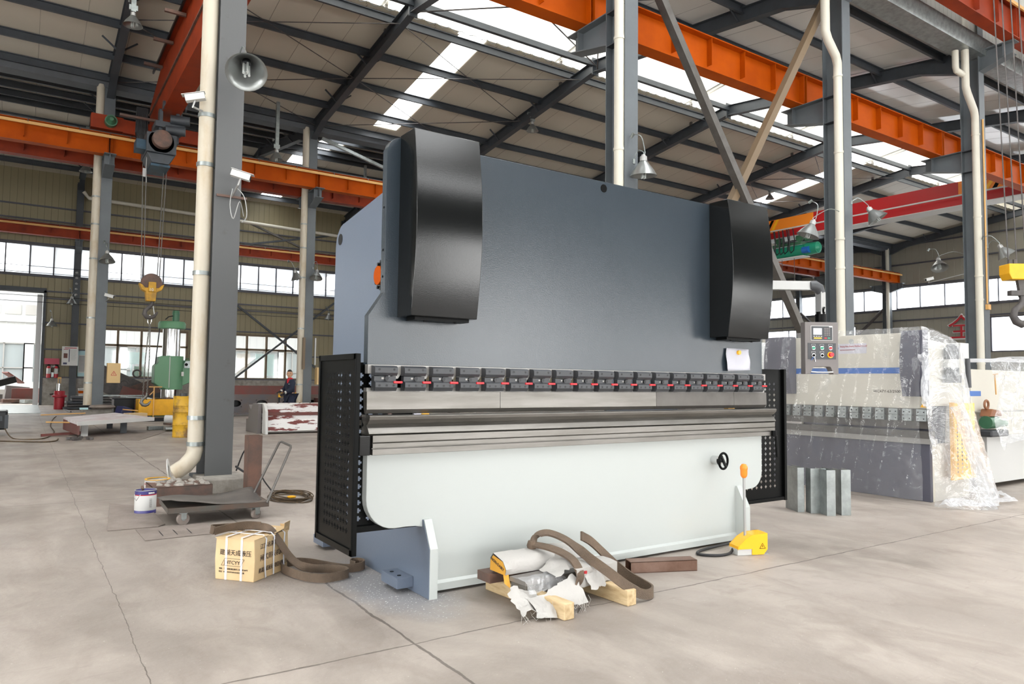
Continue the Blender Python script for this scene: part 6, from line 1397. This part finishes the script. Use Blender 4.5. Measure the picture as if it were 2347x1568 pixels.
b = MB(); b.box(8.02, 8.06, 23.6, 23.66, 1.7, 2.6); tag(b.build('light_strip', 'alu'), 'narrow pale strip standing right of the column behind the worker', 'strip')
b = MB(); b.lathe([(0, 0), (.25, 0), (.34, .05), (.30, .10), (.1, .12), (0, .12)], (1.9, 23.5, .32), 9); tag(b.build('sand_sack', 'plate_dusty', smooth=60), 'flattened grey sack on the plinth of the first middle column', 'sack')
b = MB(); b.box(1.35, 1.55, 23.3, 23.5, .31, .36); tag(b.build('blue_tool', 'posterblue'), 'small pale blue tool on the plinth of the first middle column', 'tool')
# clutter between black box and drum
for (c, s, y, p, m_, l) in [((2.65, 22.6, .12), (.5, .35, .22), .3, 0, 'card', 'open brown carton on the floor before the black box'), ((2.4, 23.2, .2), (.3, .3, .35), .5, .3, 'blue_dark', 'dark blue rag heap beside the middle column'),
    ((2.55, 22.9, .30), (.4, .06, .03), .2, .1, 'yellow_old', 'yellow strip lying across the brown carton'), ((3.15, 22.4, .05), (1.4, .12, .10), 0, 0, 'bolt', 'long black steel section on the floor under the yellow bench'),
    ((3.0, 23.9, .05), (.28, .3, .09), .1, 0, 'purple', 'purple can lying under the yellow bench'), ((3.18, 18.6, .12), (.7, .5, .05), .2, .05, 'rust', 'brown steel plate on top of the small pile left of the drum'),
    ((3.1, 18.2, .06), (.7, .5, .05), -.1, .02, 'galv', 'grey steel plate at the bottom of the small pile left of the drum'), ((2.6, 18.6, .05), (.35, .1, .09), .3, 0, 'galv', 'grey pipe fitting lying left of the small plate pile')]:
    b = MB(); rot_box(b, c, s, y, p); tag(b.build('floor_clutter' if 'heap' in l else ('carton' if 'carton' in l else 'steel_piece'), m_, bevel=.01), l, 'workshop item')
b = MB(); b.cyl((2.85, 18.9, .22), (3.2, 18.75, .22), .11, n=16); o = tag(b.build('paint_can', 'tile_white', smooth=40), 'white paint can lying on its side on the small plate pile', 'paint can')
b = MB(); b.cyl((3.0, 18.84, .22), (3.08, 18.81, .22), .112, n=16); b.cyl((3.14, 18.78, .22), (3.16, 18.77, .22), .112, n=16); b.build('can_print', 'purple', o, smooth=40)
# primed machine bed on the floor
WB = thing('press_bed', (5.6, 16.7, 0), 'red brown primed machine bed smeared with white filler', 'machine part')
prof = [(16.35, .02), (16.25, .06), (16.32, .30), (16.38, .34), (16.40, .62), (16.52, .66), (17.1, .66), (17.1, .02)]
b = MB(); b.prism(prof, 'x', 4.50, 7.6); b.build('bed_body', 'flakewhite', WB, bevel=.008)
b = MB(); b.box(4.5, 7.6, 16.36, 16.385, .40, .47); b.build('red_stripe', 'redoxide', WB)
b = MB(); b.prism([(16.15, .0), (16.2, .5), (16.35, .66), (16.45, .66), (16.45, .0)], 'x', 4.44, 4.50); b.build('end_plate', 'white', WB, bevel=.01)
b = MB(); b.prism([(16.5, .0), (17.5, .0), (17.5, .28), (17.3, .30), (17.3, .62), (17.1, .50), (16.95, .66), (16.5, .66)], 'x', 4.36, 4.44); b.build('end_web', 'panel_grey', WB)
b = MB()
for i in range(12): b.cyl((4.6+.25*i, 16.7, .66), (4.6+.25*i, 16.7, .675), .02, n=6)
b.build('bolt_row', 'rust', WB)
# long beams with round openings
LB = thing('steel_girder', (7.2, 25, 0), 'long brown girder with round openings lying behind the worker', 'steel girder')
b = MB(); x0, x1 = 5.2, 10.2
hx_ = [5.85+.85*i for i in range(5)]
b.box(x0, x1, 24.9, 24.96, .1, .28); b.box(x0, x1, 24.9, 24.96, .52, .70)
for i in range(6):
    a = (hx_[i-1]+.2) if i > 0 else x0; c = (hx_[i]-.2) if i < 5 else x1; b.box(a, c, 24.9, 24.96, .28, .52)
for h in hx_:
    n = 20
    for k in range(n):
        t0, t1 = 2*PI*k/n, 2*PI*(k+1)/n
        def sq(t): cx_, sz = math.cos(t), math.sin(t); m0 = max(abs(cx_), abs(sz)); return (h+.2*cx_/m0, .40+.12*sz/m0)
        p0 = (h+.18*math.cos(t0), .40+.11*math.sin(t0)); p1 = (h+.18*math.cos(t1), .40+.11*math.sin(t1)); q0, q1 = sq(t0), sq(t1)
        b.add([(p0[0], 24.9, p0[1]), (p1[0], 24.9, p1[1]), (q1[0], 24.9, q1[1]), (q0[0], 24.9, q0[1])], [[0, 1, 2, 3]])
b.box(x0, x1, 24.7, 25.0, .04, .10); b.build('girder_web', mat('brown_mill_steel', '#6b5a50', .6, c2='#5c5b60', scale=2), LB)
b = MB(); b.box(x0, x1, 25.05, 25.5, .66, .72); b.prism([(24.98, .70), (25.0, .70), (25.1, .99), (25.08, .99)], 'x', x0, x1); b.build('top_plate', 'redoxide', LB)
b = MB(); b.box(x0, x1, 25.1, 25.3, .1, .6); b.build('inner_box', 'bolt', LB)
YR2 = thing('workshop_rack', (7.2, 22.5, 0), 'small yellow rack edge left of the worker', 'rack')
b = MB(); b.box(6.55, 7.1, 22.5, 22.56, .66, .80); b.build('rack_beam', 'yellow', YR2)
b = MB(); b.box(6.55, 6.6, 22.5, 22.56, 0, .66); b.box(7.05, 7.1, 22.5, 22.56, 0, .66); b.build('leg', 'bolt', YR2)
for a, l in (((8.3, 23.2, .72), 'top'), ((8.3, 23.2, .35), 'lower')):
    b = MB(); b.box(8.15, 10.3, 23.1, 23.4, a[2]-.06, a[2]); tag(b.build('rack_rail', 'green_dark' if l == 'top' else 'galv'), f'{l} rail of the rack right of the column behind the worker', 'rail', 'rack rails')
b = MB(); b.box(8.2, 10.0, 23.5, 24.1, .05, .6); tag(b.build('rust_box', 'redoxide'), 'red brown steel box in the rack right of the worker', 'steel box')
b = MB(); b.sweep(rsec(.05, .05), (8.2, 23.05, .02), (8.75, 23.05, .72)); tag(b.build('diagonal_strut', 'steel_dark'), 'pale diagonal strut of the rack right of the worker', 'strut')
# dark machine corner at the left edge
LM = thing('welding_cart', (-.8, 18, 0), 'black machine corner with a hanging cable at the left edge', 'machine')
b = MB(); b.box(-1.6, -.22, 18, 18.8, .12, .5); b.build('body', 'bolt', LM, bevel=.03)
b = MB(); b.box(-1.5, -.3, 17.95, 18, .3, .4); b.box(-.26, -.20, 17.9, 18.1, .15, .42); b.build('grip', 'dark_steel', LM)
b = MB(); b.cyl((-.45, 17.95, .06), (-.45, 18.1, .06), .06, n=12); b.cyl((-1.4, 17.95, .06), (-1.4, 18.1, .06), .06, n=12); b.build('wheel', 'black', LM)
b = MB(); b.tube(smoothpath([(-.25, 17.9, .15), (-.1, 17.0, .012), (.25, 16.6, .012), (.45, 17.0, .012), (.62, 18.6, .012), (.62, 21, .012), (.75, 24, .012), (.9, 26, .012)], 6), .012, 6); tag(b.build('floor_cable', 'coilc', smooth=60), 'long cable lying curved on the floor at far left', 'cable')
b = MB(); b.tube(smoothpath([(-.3, 16.4, .012), (.3, 15.9, .012), (.55, 16.0, .012), (.62, 16.5, .012)], 6), .012, 6); tag(b.build('floor_cable', 'coilc', smooth=60), 'short curl of cable on the floor at far left', 'cable')
b = MB(); b.prism([(-2.4, 28.5), (.55, 28.5), (.6, YW), (-2.2, YW)], 'z', .002, .02); tag(b.build('floor_plate', 'galv'), 'pale steel sheet on the floor in the doorway', 'steel plate')
# scrap outside the door
sl = ['rust brown bent sheet on the scrap heap outside, highest', 'dark channel tipped on the scrap heap outside', 'grey box section in the middle of the scrap heap outside', 'pinkish steel plate at the right of the scrap heap outside', 'long pale beam lying outside left of the heap', 'dark stack of bars outside at the left edge', 'thin rusty strips scattered before the scrap heap outside', 'small grey offcut right of the scrap heap outside']
so = [((-.35, 41.5, 1.15), (.9, .5, .06), .5, .6, 'redoxide'), ((-.7, 41, .95), (.9, .4, .3), .3, -.3, 'bolt'), ((-.2, 41, .38), (.9, .6, .75), .1, .1, 'panel_grey'), ((.15, 40.2, .34), (1.0, .6, .66), -.1, 0, 'redoxide'), ((-1.8, 42, .3), (2.4, .3, .6), 0, 0, 'tile_white'), ((-1.8, 40, .25), (2.2, .5, .3), 0, 0, 'darkiron'), ((-.2, 39.6, .12), (1.1, .7, .16), .2, 0, 'rust'), ((.25, 39, .1), (.5, .4, .15), .5, 0, 'galv')]
for l, (c, s, y, p, m_) in zip(sl, so):
    b = MB(); rot_box(b, c, s, y, p); tag(b.build('scrap_steel', m_, bevel=.01), l, 'scrap steel', 'scrap outside the doorway')
# green banner / panel leaning outside the window
b = MB(); b.box(4.3, 5.3, YW+.9, YW+.95, 0, 1.75); tag(b.build('glass_sheet', 'green_dark'), 'dark sheet leaning outside the lower window left of the drill', 'sheet')
for a, c, z0, z1, m_, l in ((4.4, 5.6, 1.9, 2.5, 'posterblue', 'pale blue banner outside behind the first lower window'), (10.6, 11.6, 1.4, 2.6, 'posterblue', 'pale blue banner outside behind the second lower window'), (9.6, 10.3, 1.3, 2.6, 'white', 'white board outside behind the second lower window')):
    b = MB(); b.box(a, c, YW+4, YW+4.05, z0, z1); b.box(a+.1, a+.15, YW+4, YW+4.05, 0, z0); tag(b.build('outside_banner', m_), l, 'banner')

# ------------------------------------------------------------------ the worker
MAN = (5.98, 19.5)
PS = thing('person', (MAN[0], MAN[1], 0), 'person in dark navy work jacket with red collar holding a tool, facing left', 'person')
def skin(name, verts, edges, radii, m_, parent, sub=2, root=0):
    me = bpy.data.meshes.new(name); me.from_pydata([Vector(v) for v in verts], edges, []); me.update()
    o = bpy.data.objects.new(name, me); COL.objects.link(o); o.parent = parent; ORG[o.name] = ORG[parent.name]
    md = o.modifiers.new('skin', 'SKIN')
    for i, sv in enumerate(me.skin_vertices[0].data): 
        rr = radii[i]; sv.radius = rr if isinstance(rr, tuple) else (rr, rr); sv.use_root = (i == root)
    md.use_smooth_shade = True
    s_ = o.modifiers.new('sub', 'SUBSURF'); s_.levels = sub; s_.render_levels = sub
    me.materials.append(M[m_]); return o
# local frame of the man: +x to the picture's right, +y away; he looks to the left (-x) with the face turned to us
pel = (0, 0, .82)
V = [pel, (0, .01, .98), (-.01, .01, 1.12), (-.01, .0, 1.20), (-.015, -.01, 1.26),      # spine to neck
     (.02, -.16, 1.155), (-.03, -.20, .95), (-.18, -.21, .86),                           # near arm: shoulder, elbow, wrist
     (.0, .16, 1.155), (-.06, .20, .96), (-.20, .12, .90),                               # far arm
     (.02, -.08, .78), (-.03, -.09, .44), (.02, -.09, .06), (-.08, -.10, .035),         # near leg
     (.0, .08, .78), (-.03, .10, .44), (.02, .10, .06), (-.08, .11, .035)]
Ed = [(0, 1), (1, 2), (2, 3), (3, 4), (2, 5), (5, 6), (6, 7), (2, 8), (8, 9), (9, 10), (0, 11), (11, 12), (12, 13), (13, 14), (0, 15), (15, 16), (16, 17), (17, 18)]
Rd = [(.11, .13), (.10, .12), (.10, .13), .06, .05, .055, .042, .03, .055, .042, .03, .08, .055, .04, .035, .08, .055, .04, .035]
body = skin('body', V, Ed, Rd, 'skin', PS)
# head as a shaped lathe, part of the body's skin colour
hb_ = MB(); Thd = Matrix.Translation((-.03, -.02, 1.355)) @ Matrix.Rotation(math.radians(-28), 4, 'Z')
n = 16; m_ = 12; vs = []
for j in range(m_+1):
    ph = PI*j/m_
    for i in range(n):
        th = 2*PI*i/n; x = .074*math.sin(ph)*math.cos(th); y = .092*math.sin(ph)*math.sin(th); z = .115*math.cos(ph)
        if z < 0: x *= 1-.25*(-z/.115); y = y*(1-.15*(-z/.115))-.012*(-z/.115)
        vs.append((x, y, z))
hb_.add(vs, [[j*n+i, j*n+(i+1) % n, (j+1)*n+(i+1) % n, (j+1)*n+i] for j in range(m_) for i in range(n)])
# nose, ears (face looks along local -y)
hb_.add([(-.012, -.086, -.02), (.012, -.086, -.02), (0, -.112, -.022), (0, -.09, .02)], [[0, 1, 2], [0, 2, 3], [1, 3, 2], [0, 3, 1]])
for s_ in (-1, 1): hb_.lathe([(0, -.008), (.016, -.006), (.02, 0), (.016, .006), (0, .008)], n=10, T=Matrix.Translation((s_*.076, .0, -.005)) @ Matrix.Rotation(PI/2, 4, 'Y') @ Matrix.Diagonal((1.5, 1, 1, 1)))
ORG['tmp'] = Vector((0, 0, 0))
def local_build(b, name, m_, T=None, smooth=60, parent=PS):
    if T is not None: b.xf(T)
    b.xf(Matrix.Translation(ORG[PS.name])); return b.build(name, m_, parent, smooth=smooth)
hd = local_build(hb_, 'head', 'skin', Thd)
b = MB(); b.add([(v[0]*1.05, v[1]*1.05+.006, v[2]*1.06+.002) for v in vs], [[j*n+i, j*n+(i+1) % n, (j+1)*n+(i+1) % n, (j+1)*n+i] for j in range(m_) for i in range(n) if (vs[j*n+i][2] > .072 or (vs[j*n+i][1] > .012 and vs[j*n+i][2] > -.045))]); local_build(b, 'hair', 'hair', Thd, parent=hd)
b = MB()
for s_ in (-1, 1): b.box(s_*.032-.014, s_*.032+.014, -.091, -.084, .008, .016); b.box(s_*.032-.015, s_*.032+.015, -.0885, -.082, .027, .031)
local_build(b, 'eyes_and_brows', 'hair', Thd, None, hd)
b = MB(); b.box(-.022, .022, -.091, -.084, -.058, -.050); local_build(b, 'mouth', 'redoxide', Thd, None, hd)
jv = [(0, 0, .70), (.0, .01, .92), (-.01, .01, 1.10), (-.01, .0, 1.20), (.02, -.17, 1.15), (-.03, -.21, .95), (-.17, -.22, .87), (.0, .17, 1.15), (-.06, .21, .96), (-.19, .13, .91)]
je = [(0, 1), (1, 2), (2, 3), (2, 4), (4, 5), (5, 6), (2, 7), (7, 8), (8, 9)]
skin('jacket', jv, je, [(.12, .15), (.13, .16), (.14, .18), .075, .085, .07, .05, .085, .07, .05], 'navycloth', PS)
tv = [(0, 0, .80), (.02, -.08, .74), (-.03, -.09, .44), (.02, -.09, .09), (.0, .08, .74), (-.03, .10, .44), (.02, .10, .09)]
skin('trousers', tv, [(0, 1), (1, 2), (2, 3), (0, 4), (4, 5), (5, 6)], [(.14, .16), .10, .08, .07, .10, .08, .07], 'navycloth', PS)
b = MB(); b.lathe([(.06, -.05), (.07, -.01), (.058, .02), (.052, .022), (.06, -.01)], (-.012, -.01, 1.235), 16); b.prism([(-.13, 1.20), (-.05, 1.245), (-.04, 1.19), (-.12, 1.10)], 'y', -.13, -.11); local_build(b, 'red_collar', 'redcloth')
b = MB(); b.box(-.10, -.06, -.165, -.155, 1.08, 1.095); local_build(b, 'chest_badge', 'white')
# gloved hands: palm and curled fingers round a hose
def hand(c, yaw_, sgn):
    c = Vector(c); d = Vector((math.cos(yaw_), math.sin(yaw_), -.25)).normalized(); up = Vector((0, 0, 1)); s = d.cross(up).normalized()
    vs = [c, c+d*.05]; es = [(0, 1)]; rs = [.03, (.032, .022)]
    for k in range(4):
        base = c+d*.075+s*(.027-.018*k); L_ = (.030, .034, .032, .026)[k]
        i0 = len(vs); vs += [base, base+d*L_-up*.008, base+d*(L_+.012)-up*.030, base+d*(L_-.002)-up*.048]; es += [(1, i0), (i0, i0+1), (i0+1, i0+2), (i0+2, i0+3)]; rs += [.011, .010, .0095, .008]
    i0 = len(vs); vs += [c+d*.03+s*.035*sgn-up*.01, c+d*.06+s*.045*sgn-up*.03, c+d*.07+s*.03*sgn-up*.045]; es += [(0, i0), (i0, i0+1), (i0+1, i0+2)]; rs += [.013, .011, .009]
    return skin('gloved_hand', vs, es, rs, 'glove', PS, 1)
hand((-.19, -.215, .855), PI+.1, 1); hand((-.205, .12, .89), PI+.2, -1)
b = MB(); 
for c in ((-.175, -.218, .868), (-.185, .125, .90)): b.cyl(c, (c[0]-.03, c[1], c[2]-.008), .042, n=14)
local_build(b, 'glove_cuff', 'tile_white')
b = MB(); b.cyl((-.27, -.05, .80), (-.21, -.05, .76), .035, n=12); b.cyl((-.25, -.25, .80), (-.26, .16, .86), .014, n=10); b.cyl((-.27, -.05, .81), (-.42, -.05, .84), .008, n=8)
b.xf(Matrix.Translation((MAN[0], MAN[1], 0))); tag(b.build('hand_tool', 'steel_dark', smooth=40), 'small metal air tool held in the worker\'s gloved hands', 'tool')
for s_ in (-.09, .11):
    b = MB(); b.box(-.16, .08, s_-.045, s_+.045, 0, .07); local_build(b, 'shoe', 'black', None, None)
